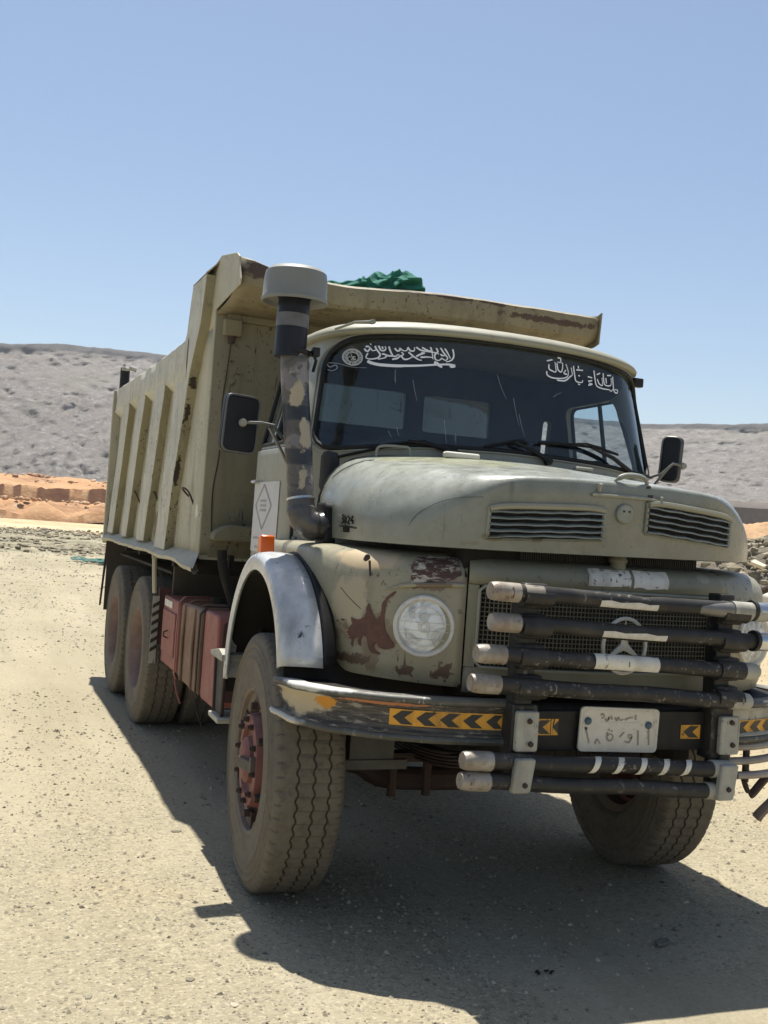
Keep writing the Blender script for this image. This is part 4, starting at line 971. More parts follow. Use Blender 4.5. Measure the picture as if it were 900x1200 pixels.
def nose(x, z, off=0.): return (x, fender_y(x) - off, z)
xs = [lerp(SEAM_L + .006, SEAM_R - .006, i / 40) for i in range(41)]
pl = [(x, fender_y(x)) for x in xs]
mb = MB(); mb.grid(extr(pl, [(1.408, .03), (1.410, .005), (1.42, -.008), (1.45, -.012), (1.475, -.004), (1.497, .02), (1.512, .06), (1.518, .11), (1.515, .2)])); part(mb, 'nose_band', M['nose'], smooth=50, solid=.005)
mb = MB(); mb.grid(extr(pl, [(.985, .05), (.985, .015), (.99, .006), (1.02, .0), (1.07, .0), (1.088, .004), (1.094, .03)])); part(mb, 'lower_nose_panel', M['nose'], smooth=50, solid=.005)
for a, b in ((SEAM_L + .006, SEAM_L + .045), (SEAM_R - .045, SEAM_R - .006)):
    mb = MB(); mb.grid([[nose(x, z, .0) for z in (1.09, 1.2, 1.3, 1.41)] for x in (a, (a + b) / 2, b)]); part(mb, 'grille_side_panel', M['nose'], solid=.01, smooth=0)
for xa_, xb_ in ((-.175, .022), (.036, .205)):
    rnd2 = random.Random(int(xa_ * 1000)); rws = []
    for k in range(9):
        x = lerp(xa_, xb_, k / 8); j1, j2 = rnd2.uniform(-.004, .004), rnd2.uniform(-.003, .003)
        sk = .012 * (k in (0, 8))
        rws.append([(x + sk * (q - .5), fender_y(x) + i_ - .003, z) for q, (z, i_) in zip((0, .25, .5, .75, 1), ((1.434 + j1, -.0105), (1.45, -.0125), (1.47, -.0075), (1.487, .0075), (1.502 + j2, .030)))])
    mb = MB(); mb.grid(rws); part(mb, 'tape_strip', M['whitetape'], smooth=60)
# dark gap seams
for x in (SEAM_L, SEAM_R): mb = MB(); mb.tube([nose(x, 1.0, -.012), nose(x, 1.25, -.012), nose(x, 1.44, -.014), (x, fender_y(x) + .05, 1.5), (x, fender_y(x) + .1, 1.513)], .006, 6); part(mb, 'panel_gap', M['dark'])
# grille: backing, wire mesh, trim
gx0, gx1 = SEAM_L + .045, SEAM_R - .045
mb = MB(); mb.grid([[nose(lerp(gx0, gx1, i / 20), z, -.05) for z in (1.08, 1.42)] for i in range(21)]); gr = part(mb, 'grille', M['dark'], smooth=0)
mb = MB(); nx_ = 66
for i in range(nx_ + 1):
    x = lerp(gx0, gx1, i / nx_); y = fender_y(x) + .018; mb.add([(x - .0022, y, 1.085), (x + .0022, y, 1.085), (x + .0022, y, 1.415), (x - .0022, y, 1.415), (x, y - .003, 1.085), (x, y - .003, 1.415)], [(0, 4, 5, 3), (4, 1, 2, 5)])
for k in range(19):
    z = 1.09 + .018 * k; pz = [(lerp(gx0, gx1, i / 16), fender_y(lerp(gx0, gx1, i / 16)) + .016) for i in range(17)]
    mb.grid([[(x, y, z - .0022), (x, y - .003, z), (x, y, z + .0022)] for x, y in pz])
stuff(part(mb, 'wire_mesh', simple('grille_wire', (.20, .185, .125, 1), .6, .0, .3, 20, 0), gr, smooth=0))
mb = MB()
tr = rrect([(gx0, 1.092), (XC, 1.085), (gx1, 1.092), (gx1, 1.408), (XC, 1.412), (gx0, 1.408)], [.02, .1, .02, .02, .1, .02], 3)
mb.tube([nose(x, z - .01 * 0, .006) for x, z in resample(tr, 90)], .0065, 6, closed=True); part(mb, 'grille_trim', M['cab'], gr)
# star ring
sc_ = Vector((XC + .005, fender_y(XC) - .075, 1.207)); mb = MB()
mb.tube([sc_ + Vector((cos(a * pi / 24) * .098, 0, sin(a * pi / 24) * .108)) for a in range(48)], .0078, 8, closed=True)
for k in range(3):
    a = pi / 2 + k * 2 * pi / 3; d = Vector((cos(a) * .096, 0, sin(a) * .106)); nn = Vector((-sin(a), 0, cos(a))) * .017
    t0 = sc_ + Vector((0, -.008, 0)); mb.add([sc_ + nn * 1.0, sc_ + d, sc_ - nn * 1.0, t0, sc_ + nn + Vector((0, .008, 0)), sc_ + d + Vector((0, .004, 0)), sc_ - nn + Vector((0, .008, 0))], [(0, 1, 3), (1, 2, 3), (4, 5, 1, 0), (5, 6, 2, 1)])
part(mb, 'star_emblem', simple('grey_star_metal', (.78, .75, .68, 1), .4, .1, .3, 20, .05), gr, smooth=20)
# radiator in the gap under the bonnet
mb = MB()
mb.box(-.66, .44, -.80, -.72, 1.35, 1.64); rad = part(mb, 'radiator', M['dark'])
mb = MB()
for i in range(80):
    x = -.42 + i * .0105; mb.box(x - .0018, x + .0018, -.822, -.80, 1.50, 1.64)
stuff(part(mb, 'radiator_fins', simple('radiator_fin', (.06, .055, .045, 1), .6, .3, .3, 20, 0), rad, smooth=0))
mb = MB(); mb.tube([(XC + .045, -.86, 1.50), (XC + .045, -.86, 1.56)], [.034, .03], 14); mb.lathe([(.036, 0), (.04, .01), (.036, .02)], 'z', 16, (XC + .045, -.86, 1.53)); part(mb, 'radiator_cap', M['nose'], rad)

# headlights
for s, hx_ in ((-1, -.79), (1, .735)):
    fd = fenderL if s < 0 else fenderR
    hy_ = fender_y(hx_); tdir = Vector((1, (fender_y(hx_ + .03) - fender_y(hx_ - .03)) / .06, 0)).normalized(); nd = Vector((tdir.y, -tdir.x, 0)); nd = (nd * .7 + Vector((0, -1, 0)) * .3 + Vector((0, 0, .0))).normalized()
    R = nd.to_track_quat('Z', 'Y').to_matrix().to_4x4(); c = Vector((hx_, hy_, 1.232)) + nd * .012
    def place(mb): mb.v = [tuple(c + (R @ Vector(v))) for v in mb.v]; return mb
    mb = place(MB().lathe([(.108, -.05), (.122, -.01), (.1225, .004), (.117, .012), (.108, .012), (.103, .006), (.099, -.002)], 'z', 48)); hl = part(mb, 'headlight', M['white'] if s < 0 else M['whitetape'])
    mb = place(MB().lathe([(.1, -.004), (.085, -.03), (.06, -.055), (.03, -.068), (0, -.07)], 'z', 40)); part(mb, 'reflector', M['refl'], hl)
    mb = place(MB().lathe([(0, .018), (.03, .017), (.06, .013), (.085, .006), (.100, -.002)], 'z', 40)); part(mb, 'lens', M['lens'], hl)
    mb = MB()
    for rr in (.078, .022, .012): mb.tube([(rr * cos(a * pi / 16), rr * sin(a * pi / 16), 0.0165 if rr > .05 else .022) for a in range(32)], .0016, 6, closed=True)
    for k in range(4): zz = -.05 + .033 * k; wdt = sqrt(.098 ** 2 - zz ** 2); mb.tube([(-wdt, zz, .012), (0, zz, .020), (wdt, zz, .012)], .0011, 5)
    mb.tube([(0, .022, .022), (0, .098, .008)], .0011, 5)
    part(place(mb), 'lens_guard', M['whitetape'], hl)
    mb = place(MB().lathe([(0, -.02), (.012, -.02), (.016, -.05), (.016, -.066)], 'z', 12)); part(mb, 'bulb', M['chrome'], hl)
    mb = MB(); mb.box(.118, .138, -.008, .008, -.004, .006); place(mb); part(mb, 'lens_tab', M['white'], hl, bevel=.003)
RUSTP= [(-1.026, 1.202), (-1.01, 1.186), (-1.0, 1.209), (-1.006, 1.235), (-0.986, 1.229), (-0.968, 1.244), (-0.966, 1.283), (-0.96, 1.305), (-0.948, 1.264), (-0.937, 1.238), (-0.922, 1.257), (-0.921, 1.302), (-0.91, 1.337), (-0.882, 1.368), (-0.88, 1.361), (-0.902, 1.33), (-0.909, 1.293), (-0.911, 1.237), (-0.903, 1.194), (-0.874, 1.149), (-0.873, 1.13), (-0.898, 1.118), (-0.919, 1.123), (-0.93, 1.145), (-0.936, 1.127), (-0.932, 1.108), (-0.913, 1.101), (-0.917, 1.092), (-0.942, 1.096), (-0.953, 1.124), (-0.96, 1.161), (-0.97, 1.165), (-0.976, 1.138), (-0.972, 1.116), (-0.98, 1.125), (-0.984, 1.156), (-0.995, 1.142), (-0.996, 1.108), (-1.002, 1.12), (-1.0, 1.158), (-1.015, 1.165), (-1.01, 1.181)]
RUSTQ= [(-0.847, 1.482), (-0.837, 1.498), (-0.803, 1.505), (-0.766, 1.502), (-0.729, 1.515), (-0.696, 1.511), (-0.686, 1.481), (-0.675, 1.444), (-0.696, 1.426), (-0.723, 1.412), (-0.761, 1.409), (-0.796, 1.389), (-0.835, 1.371), (-0.842, 1.4), (-0.84, 1.434), (-0.847, 1.455)]
RUSTL= [(-1.035, 1.346), (-1.019, 1.318), (-0.996, 1.288), (-0.981, 1.271)]

def fsurf(x, z, off):
    ro = .08
    for (z0, i0), (z1, i1) in zip(fprof[:-1], fprof[1:]):
        if z0 <= z <= z1 and z1 > z0: ro = lerp(i0, i1, (z - z0) / (z1 - z0)); break
    t = Vector((.01, fender_y(x + .005) - fender_y(x - .005))).normalized(); nin = Vector((-t.y, t.x))
    return (x + nin.x * (ro - off), fender_y(x) + nin.y * (ro - off), z + .002)
def rag(poly, amp, seed=2, n=4):
    rr = random.Random(seed); out = []
    for p, q in zip(poly, poly[1:] + poly[:1]):
        for k in range(n):
            t = k / n; x, z = lerp(p[0], q[0], t), lerp(p[1], q[1], t); am = amp * (0 if k == 0 else 1) * min(1, (Vector(q) - Vector(p)).length / .02)
            out.append((x + rr.uniform(-am, am), z + rr.uniform(-am, am)))
    return out
def patch(poly, name, m, off=.0035):
    # triangulated polygon laid on the curved wing
    from mathutils.geometry import delaunay_2d_cdt
    pts = [Vector(p) for p in poly]; n0 = len(pts); xs_ = [p.x for p in pts]; zs_ = [p.y for p in pts]; x_ = min(xs_)
    while x_ < max(xs_):
        z_ = min(zs_)
        while z_ < max(zs_): pts.append(Vector((x_, z_))); z_ += .009
        x_ += .009
    vc, _, fc, _, _, _ = delaunay_2d_cdt(pts, [], [list(range(n0))], 1, 1e-6)
    mb = MB(); mb.add([fsurf(v.x, v.y, off) for v in vc], [list(f) for f in fc])
    part(mb, name, m, fenderL, smooth=60)
def rustmat(name, c1, c2, white):
    n = N(name); a = n.mix(n.ramp(n.noise(30, 6, .7), .35, .65), c1, c2)
    if white:
        s_ = n.math('MULTIPLY', n.ramp(n.noise(34, 5, .75, n.stretch((.5, .5, 1.6), (0, .4, 0))), .50, .54), n.ramp(n.noise(11, 3), .40, .52)); a = n.mix(s_, a, (.42, .39, .33, 1))
    n.set(Base_Color=a, Roughness=.75); n.bump(n.noise(70, 4), .4, .004); return n.m
cxp = sum(p[0] for p in RUSTP) / len(RUSTP); czp = sum(p[1] for p in RUSTP) / len(RUSTP)
rustm = rustmat('bare_rust', (.125, .055, .036, 1), (.080, .036, .026, 1), False)
patch(rag([(cxp + (x - cxp) * .94, czp + (z - czp) * .94) for x, z in RUSTP], .0016), 'rust_patch', rustm)
rr_ = random.Random(9)
for k in range(16):
    a_, d_ = rr_.uniform(0, 6.28), rr_.uniform(.05, .10); px_, pz_ = cxp + cos(a_) * d_ * 1.1 - .01, czp + sin(a_) * d_; s_ = rr_.uniform(.0025, .008)
    if px_ > -.915 or px_ < -1.05: continue
    patch([(px_ + cos(t_) * s_ * rr_.uniform(.5, 1.4), pz_ + sin(t_) * s_ * rr_.uniform(.5, 1.6)) for t_ in (0, .9, 1.8, 2.7, 3.6, 4.5, 5.4)], 'rust_chip', rustm)
patch(rag(RUSTQ, .0025, 5), 'rust_patch', rustmat('scraped_rust', (.075, .035, .026, 1), (.055, .028, .022, 1), True), .006)
mb = MB(); mb.tube([fsurf(x, z, .0005) for x, z in RUSTL], .0016, 5); part(mb, 'scratch', M['rustdark'], fenderL)
# raised lip above the headlight, small peg on the fender
mb = MB(); mb.tube(catmull([(-.92, fender_y(-.92) - .004, 1.36), (-.86, fender_y(-.86) - .010, 1.385), (-.76, fender_y(-.76) - .012, 1.398), (-.665, fender_y(-.665) - .008, 1.404)], 5), [.004] * 4 + [.009] * 11 + [.006], 8); part(mb, 'brow_ridge', M['fender'], fenderL)
mb = MB(); mb.tube([(-.985, -.56, 1.475), (-1.0, -.62, 1.485)], [.010, .012], 10); mb.tube([(-.975, -.58, 1.47), (-.975, -.60, 1.41)], .005, 6); part(mb, 'indicator_stub', M['rustdark'], fenderL)

# ---------------------------------------------------------------- mudguards
def mudguard(xo, xi, lab=None):
    s = -1 if xo < 0 else 1; P = []; cy, cz_ = .06, .86
    prof = [(.035, -.012), (.0, -.018), (-.004, .0), (.0, .03), (.2, .045), (.5, .05), (.8, .045), (1., .035)]
    arc = []
    for i in range(41):
        a = radians(lerp(164, -4, i / 40)) # from front (-y) over top to rear
        ry = .50 if cos(a) < 0 else .455; rz = .555
        arc.append((cos(a), sin(a), ry, rz))
    rows = []
    inner = [(.0, -.03), (.0, .0)]
    for (ca, sa, ry, rz) in arc:
        row = []
        # rolled lip -> outer skin
        for t, dr in ((.06, -.035), (.0, -.035), (-.02, -.012), (-.02, .012), (.02, .03), (.15, .04), (.4, .045), (.7, .045), (1., .04)):
            x = lerp(xo, xi, t); fr = sstep(.2, .95, -ca)   # the front end sweeps forward towards the bonnet side
            yy = cy + ca * (ry + dr) - fr * .05 * max(0, t); zz = cz_ + sa * (rz + dr)
            row.append((x, yy, zz))
        rows.append(row)
    # straight skirt at the front end
    return rows
for s in (-1, 1):
    xo, xi = (-1.272, -1.115) if s < 0 else (1.10, .96)
    mb = MB(); mb.grid(mudguard(xo, xi)); mg = part(mb, 'mudguard', M['silver'], smooth=50, solid=.004, off=0)
    mb = MB(); rows = mudguard(xo, xi); mb.grid([[ (r_w[-1][0], r_w[-1][1], r_w[-1][2]), (r_w[-1][0] - s * .012, r_w[-1][1] - .004, r_w[-1][2] + .014), (r_w[-1][0] - s * .06, r_w[-1][1] - .0, r_w[-1][2] + .004)] for r_w in rows]); part(mb, 'beading', M['rubber'], mg, solid=.006)
    # dark wheel housing behind
    mb = MB(); P = []
    for i in range(25):
        a = radians(lerp(185, -12, i / 24)); P.append([(x, .06 + cos(a) * .50, .86 + sin(a) * .52) for x in (xo * .985, s * .55)])
    mb.grid(P); mb.add([(s * .56, .06 + cos(radians(a)) * .50, .86 + sin(radians(a)) * .52) for a in range(185, -13, -18)], [list(range(11))]); part(mb, 'wheel_housing', M['dark'], smooth=50)
# amber lamp on the mudguard
mb = MB(); mb.prism(rrect([(-.03, 0), (.045, 0), (.045, .062), (-.02, .07)], .012, 3), 'x', -1.215, -1.15)
mb.v = [(v[0], v[1] * (1 - 1.5 * v[2]) + .245, (v[2]) * 1.35 + 1.440) for v in mb.v]; lamp = part(mb, 'side_lamp', M['amber'], bevel=.008)
mb = MB(); mb.prism([(.18, 1.36), (.325, 1.33), (.305, 1.443), (.20, 1.445)], 'x', -1.225, -1.14); part(mb, 'lamp_base', M['black'], lamp, bevel=.006)
# step bracket behind the front wheel
mb = MB(); mb.prism(rrect([(.52, .90), (.78, .905), (.78, .925), (.60, .955), (.52, .935)], .01, 2), 'x', -1.29, -1.0); part(mb, 'footboard', M['pale'], bevel=.006)
mb = MB(); mb.add([(-1.26, .56, .90), (-1.26, .76, .90), (-1.26, .72, .62), (-1.26, .57, .60)], [(0, 1, 2, 3)]); mb2 = part(mb, 'step_hanger', simple('grey_step_plate', (.06, .056, .048, 1), .7, .1, .3, 12), solid=.01, smooth=0)
mb = MB(); mb.tube([(-1.265, .76, .9), (-1.265, .73, .62), (-1.265, .56, .60), (-1.265, .53, .9)], .008, 6); part(mb, 'step_frame', M['rustdark'])
mb = MB(); mb.prism(rrect([(.53, .595), (.74, .60), (.74, .625), (.53, .625)], .008, 2), 'x', -1.29, -1.05); part(mb, 'lower_step', M['pale'], bevel=.005)

# ---------------------------------------------------------------- wipers, cowl handle
wc = lambda p, off: (p[0], cab_y(p[0], min(max(p[1], 1.9), 2.6)) - off, p[1])
for bl, arm in (([(-.868, 1.925), (-.741, 1.965), (-.573, 2.016), (-.463, 2.035)], [(-.56, 2.026), (-.454, 2.022), (-.322, 1.99)]),
                ([(-.152, 2.038), (.005, 2.079), (.077, 2.073)], [(.004, 2.074), (.1, 2.045), (.197, 1.995)]),
                ([(.15, 2.084), (.325, 2.092), (.51, 2.092), (.638, 2.069)], [(.456, 2.087), (.594, 2.047), (.748, 1.970)])):
    mb = MB(); mb.tube([wc(p, .028) for p in arm], [.007, .011, .014], 8); mb.lathe([(0, 0), (.02, 0), (.02, .03), (0, .03)], 'y', 12, wc(arm[-1], .035)); wp = part(mb, 'wiper', M['black'])
    mb = MB(); mb.tube([wc(p, .014) for p in bl], .0075, 6); mb.tube([wc(bl[1], .030), wc(((bl[1][0] + bl[2][0]) / 2, (bl[1][1] + bl[2][1]) / 2 + .012), .034), wc(bl[2], .030)], .006, 6); part(mb, 'wiper_blade', M['rubber'], wp)
mb = MB(); mb.tube(catmull([wc(p, .06) for p in ((-.718, 1.925), (-.714, 1.975), (-.68, 1.990), (-.60, 1.992), (-.565, 1.985), (-.56, 1.935))], 4), .007, 8); part(mb, 'cowl_handle', M['cab'])
mb = MB(); mb.box(-.42, -.24, -.02, .03, 1.955, 1.985); part(mb, 'cowl_bracket', M['whitetape'], bevel=.01)
mb = MB(); mb.box(.30, .40, -.0, .04, 1.955, 1.975); part(mb, 'cowl_bracket', M['cab'], bevel=.008)

# ---------------------------------------------------------------- snorkel
mb = MB(); c0 = (-1.168, .12, 0)
mb.tube(catmull([(-1.15, .116, 2.36), (-1.14, .10, 2.2), (-1.118, .06, 1.95), (-1.10, .02, 1.70)], 8), [.064] * 8 + [.063] * 10 + [.061] * 7, 28)
snk = part(mb, 'snorkel', M['snork'], smooth=60)
mb = MB(); mb.tube([(-1.172, .12, 2.35), (-1.170, .12, 2.50), (-1.168, .12, 2.63)], .073, 28); part(mb, 'snorkel_collar', M['greynavy'], snk, smooth=60)
mb = MB(); mb.tube([(-1.1705, .12, 2.485), (-1.1695, .12, 2.545)], .0745, 28); part(mb, 'tape_band', simple('grey_tape', (.12, .12, .125, 1), .5, 0, .35, 18, .1), snk, smooth=60)
mb = MB(); mb.tube([(-1.153, .116, 2.365), (-1.152, .116, 2.385)], .0765, 28); mb.box(-1.08, -1.05, .05, .09, 2.36, 2.40); mb.tube([(-1.08, .08, 2.385), (-1.045, .12, 2.35), (-1.05, .14, 2.30)], .008, 6); part(mb, 'clamp', M['black'], snk)
mb = MB(); mb.lathe([(.077, 2.62), (.13, 2.615), (.146, 2.598), (.152, 2.600), (.153, 2.612), (.147, 2.622), (.145, 2.70), (.139, 2.735), (.12, 2.752), (.06, 2.762), (0, 2.764)], 'z', 56, c0); part(mb, 'snorkel_cap', M['snorkcap'], snk, smooth=35)
mb = MB(); mb.tube(catmull([(-1.10, .02, 1.705), (-1.098, .012, 1.66), (-1.085, .0, 1.62), (-1.055, -.01, 1.595), (-1.02, -.01, 1.59), (-.985, -.01, 1.60)], 6), [.063] * 6 + [.068] * 8 + [.067] * 8 + [.062] * 9, 24); part(mb, 'elbow', M['elbow'], snk, smooth=60)
mb = MB(); mb.tube([(-1.1005, .021, 1.712), (-1.0995, .019, 1.702)], .0655, 28); part(mb, 'clamp', M['chrome'], snk)
mb = MB(); mb.prism(rrect([(-.085, 1.515), (.075, 1.50), (.085, 1.70), (-.05, 1.70)], .03), 'x', -1.005, -.955); part(mb, 'hose_boot', M['rubber'], snk, bevel=.01)

# ---------------------------------------------------------------- mirrors
def mirror(c, wd, ht, yaw_, arm):
    mb = MB(); mb.prism(rrect([(-wd / 2, -ht / 2), (wd / 2, -ht / 2), (wd / 2, ht / 2), (-wd / 2, ht / 2)], .035, 5), 'y', -.03, .03)
    R = Matrix.Rotation(yaw_, 4, 'Z') @ Matrix.Rotation(.05, 4, 'Y')
    mb.v = [tuple(Vector(c) + R @ Vector(v)) for v in mb.v]; m = part(mb, 'side_mirror', M['mirrorback'], bevel=.018)
    mb = MB(); mb.prism(rrect([(-wd / 2 + .012, -ht / 2 + .012), (wd / 2 - .012, -ht / 2 + .012), (wd / 2 - .012, ht / 2 - .012), (-wd / 2 + .012, ht / 2 - .012)], .03, 5), 'y', .031, .034)
    mb.v = [tuple(Vector(c) + R @ Vector(v)) for v in mb.v]; part(mb, 'mirror_glass', M['chrome'], m)
    mb = MB(); mb.tube([Vector(c) + R @ Vector((x, -.024, z)) for x, z in resample(rrect([(-wd / 2 + .006, -ht / 2 + .006), (wd / 2 - .006, -ht / 2 + .006), (wd / 2 - .006, ht / 2 - .006), (-wd / 2 + .006, ht / 2 - .006)], .035, 5), 60)], .006, 6, closed=True); part(mb, 'mirror_edge', simple('mirror_edge_plastic', (.10, .10, .095, 1), .45, 0, .2, 12, 0), m)
    for a in arm: mb = MB(); mb.tube(a, .0075, 8); part(mb, 'mirror_arm', M['arm'], m)
    mb = MB(); mb.lathe([(0, -.012), (.016, -.012), (.02, 0), (.02, .01)], 'y', 14, arm[0][0]); part(mb, 'pivot', M['cab'], m)
mirror((-1.335, .32, 2.04), .175, .275, .12, [[(-1.33, .268, 2.045), (-1.25, .25, 2.05), (-1.19, .25, 2.045), (-1.03, .40, 1.92)], [(-1.21, .25, 2.035), (-1.12, .34, 1.94), (-1.03, .42, 1.83)]])
mirror((1.10, .34, 2.09), .115, .255, -.85, [[(1.13, .27, 2.055), (1.05, .25, 2.06), (.99, .27, 2.0), (.94, .34, 1.97)], [(1.04, .26, 2.05), (.98, .34, 1.92)]])

# ---------------------------------------------------------------- bumper
LW = [(-1.262, -.40), (-1.255, -.50), (-1.225, -.62), (-1.16, -.73), (-1.06, -.82), (-.93, -.90), (-.78, -.955), (-.62, -.99), (-.50, -1.0)]
RW = [(.40, -1.0), (.52, -.985), (.68, -.95), (.83, -.895), (.95, -.82), (1.04, -.72), (1.09, -.62), (1.11, -.5), (1.115, -.42)]
def wing(path, s):
    c = catmull([(x, y, 0) for x, y in path], 5); out = []
    prof = [(-.05, .985), (.018, .988), (.028, .978), (.024, .962), (.004, .950), (.0, .94), (.0, .865), (.004, .855), (.026, .845), (.034, .832), (.026, .818), (-.05, .815)]
    for i, p in enumerate(c):
        t = (c[min(i + 1, len(c) - 1)] - c[max(i - 1, 0)]).normalized(); no = Vector((t.y, -t.x, 0))
        e = (i / len(c)) if s > 0 else 1 - i / len(c)
        dent = .006 * sin(i * .9) * e
        out.append([p + no * (o + dent) + Vector((0, 0, z + (.985 - .9) * 0 + .012 * (e ** 3) * (1 if z < .9 else -1))) for o, z in prof])
    return out
bumper = None
for path, s in ((LW, -1), (RW, 1)):
    rows = wing(path, s); mb = MB(); mb.grid([r_w[3:9] for r_w in rows]); w1 = part(mb, 'bumper_wing', M['wood'] if s < 0 else M['pale'], smooth=40, solid=.004, off=-1)
    for a, b in ((0, 4), (8, 12)):
        mb = MB(); mb.grid([r_w[a:b] for r_w in rows]); part(mb, 'bumper_lip', M['lip'], w1, smooth=60, solid=.005, off=-1)
    if s < 0:
        bumpL = w1; mb = MB(); mb.f.append(list(range(12))); mb.mi.append(0); mb.v += [tuple(v) for v in rows[0]]; part(mb, 'end_plate', M['lip'], w1)
    else: bumpR = w1
mb = MB(); mb.box(-.50, .40, -1.02, -.90, .795, .965); beam = part(mb, 'bumper_beam', M['black'], bevel=.012)
mb = MB(); mb.box(-.46, .37, -1.035, -1.02, .80, .955); part(mb, 'bumper_face', M['black'], beam, bevel=.004)
for path, s, bo in ((LW, -1, bumpL), (RW, 1, bumpR)):
    c = catmull([(x, y, 0) for x, y in path], 3); P = []
    for i, p in enumerate(c):
        t = (c[min(i + 1, len(c) - 1)] - c[max(i - 1, 0)]).normalized(); no = Vector((t.y, -t.x, 0))
        P.append([p - no * .03 + Vector((0, 0, .972)), p - no * .20 + Vector((0, 0, .968))])
    mb = MB(); mb.grid(P); part(mb, 'gap_shade_plate', M['dark'], bo, solid=.008)  # added plate, blocks sun leaking between bumper and fender
# chevron tape
def chevtape(name, f, L, h, parent, label=None, period=.088, skip=()):
    mb = MB(); n = max(2, int(L / .03))
    mb.grid([[f(L * i / n, v, .002) for v in (-h / 2, 0, h / 2)] for i in range(n + 1)], 0)
    k = 0; s0 = .012
    while s0 < L - .01:
        if k not in skip:
            w = period * .5; d = h * .55
            def pt(s, v): return f(min(max(s, 0), L), v, .0038)
            # chevron pointing towards lower s
            mb.add([pt(s0, 0), pt(s0 + w, 0), pt(s0 + d + w, h * .42), pt(s0 + d, h * .42), pt(s0 + d + w, -h * .42), pt(s0 + d, -h * .42)], [(0, 1, 2, 3), (0, 5, 4, 1)], 1)
        s0 += period; k += 1
    part(mb, name, [M['yellow'], M['tapeblack']], parent, smooth=0, label=label)
def wing_f(path, x0, zc):
    c = catmull([(x, y, 0) for x, y in path], 8)
    acc = [0]; [acc.append(acc[-1] + (b - a).length) for a, b in zip(c[:-1], c[1:])]
    j0 = min(range(len(c)), key=lambda j: abs(c[j].x - x0)); base = acc[j0]
    def f(s, v, off):
        S = base + s; j = max(k for k in range(len(acc)) if acc[k] <= S); j = min(j, len(c) - 2)
        t = (S - acc[j]) / (acc[j + 1] - acc[j]); p = c[j].lerp(c[j + 1], t); d = (c[j + 1] - c[j]).normalized()
        return tuple(p + Vector((d.y, -d.x, 0)) * (off + .006) + Vector((0, 0, zc + v)))
    return f
chevtape('chevron_tape', wing_f(LW, -.965, .905), .43, .060, bumpL, 'torn yellow and black chevron tape')
chevtape('chevron_tape', lambda s, v, off: (-.455 + s, -1.036 - off, .893 + v), .125, .062, beam)
chevtape('chevron_tape', lambda s, v, off: (.235 + s, -1.036 - off, .873 + v), .095, .055, beam)
chevtape('chevron_tape', wing_f(RW, .455, .878), .50, .060, bumpR)
# posts and pads
for x in (-.505, .398):
    lean = .0
    mb = MB(); mb.box(x - .036, x + .036, -1.07, -.99, .79, 1.435); po = part(mb, 'bull_bar_post', M['blackbar'], bevel=.006)
    mb = MB(); mb.box(x - .05, x + .055, -1.085, -1.0, .77, .985); part(mb, 'mounting_box', M['blackbar'], po, bevel=.006)
    pxo = x if x < 0 else x + .02
    mb = MB(); mb.prism(rrect([(pxo - .045, .815 - (.02 if x > 0 else 0)), (pxo + .047, .815 - (.02 if x > 0 else 0)), (pxo + .047, .966 - (.018 if x > 0 else 0)), (pxo - .045, .966 - (.018 if x > 0 else 0))], .008, 2), 'y', -1.115, -1.087); part(mb, 'square_pad', M['pale'], po, bevel=.006)
    mb = MB(); mb.prism([(pxo - .03, -1.10), (pxo + .02, -1.10), (pxo + .02, -1.0), (pxo - .03, -1.0)], 'z', .62 if x > 0 else .66, .80); part(mb, 'lower_hanger', M['blackbar'], po, bevel=.006)
    z0, z1 = (.675, .80) if x < 0 else (.625, .765); sx = -.03 if x < 0 else -.035
    mb = MB(); mb.prism(rrect([(pxo + sx - .045, z0), (pxo + sx + .030, z0), (pxo + sx + .048, z1), (pxo + sx - .032, z1)], .008, 2), 'y', -1.165, -1.135); part(mb, 'lower_pad', M['pale'], po, bevel=.006)
    mb = MB(); mb.obox((pxo + sx, -1.12, (z0 + z1) / 2), (1, 0, 0), (0, 1, 0), (0, 0, 1), .035, .02, .055); part(mb, 'pad_backing', M['blackbar'], po, bevel=.004)
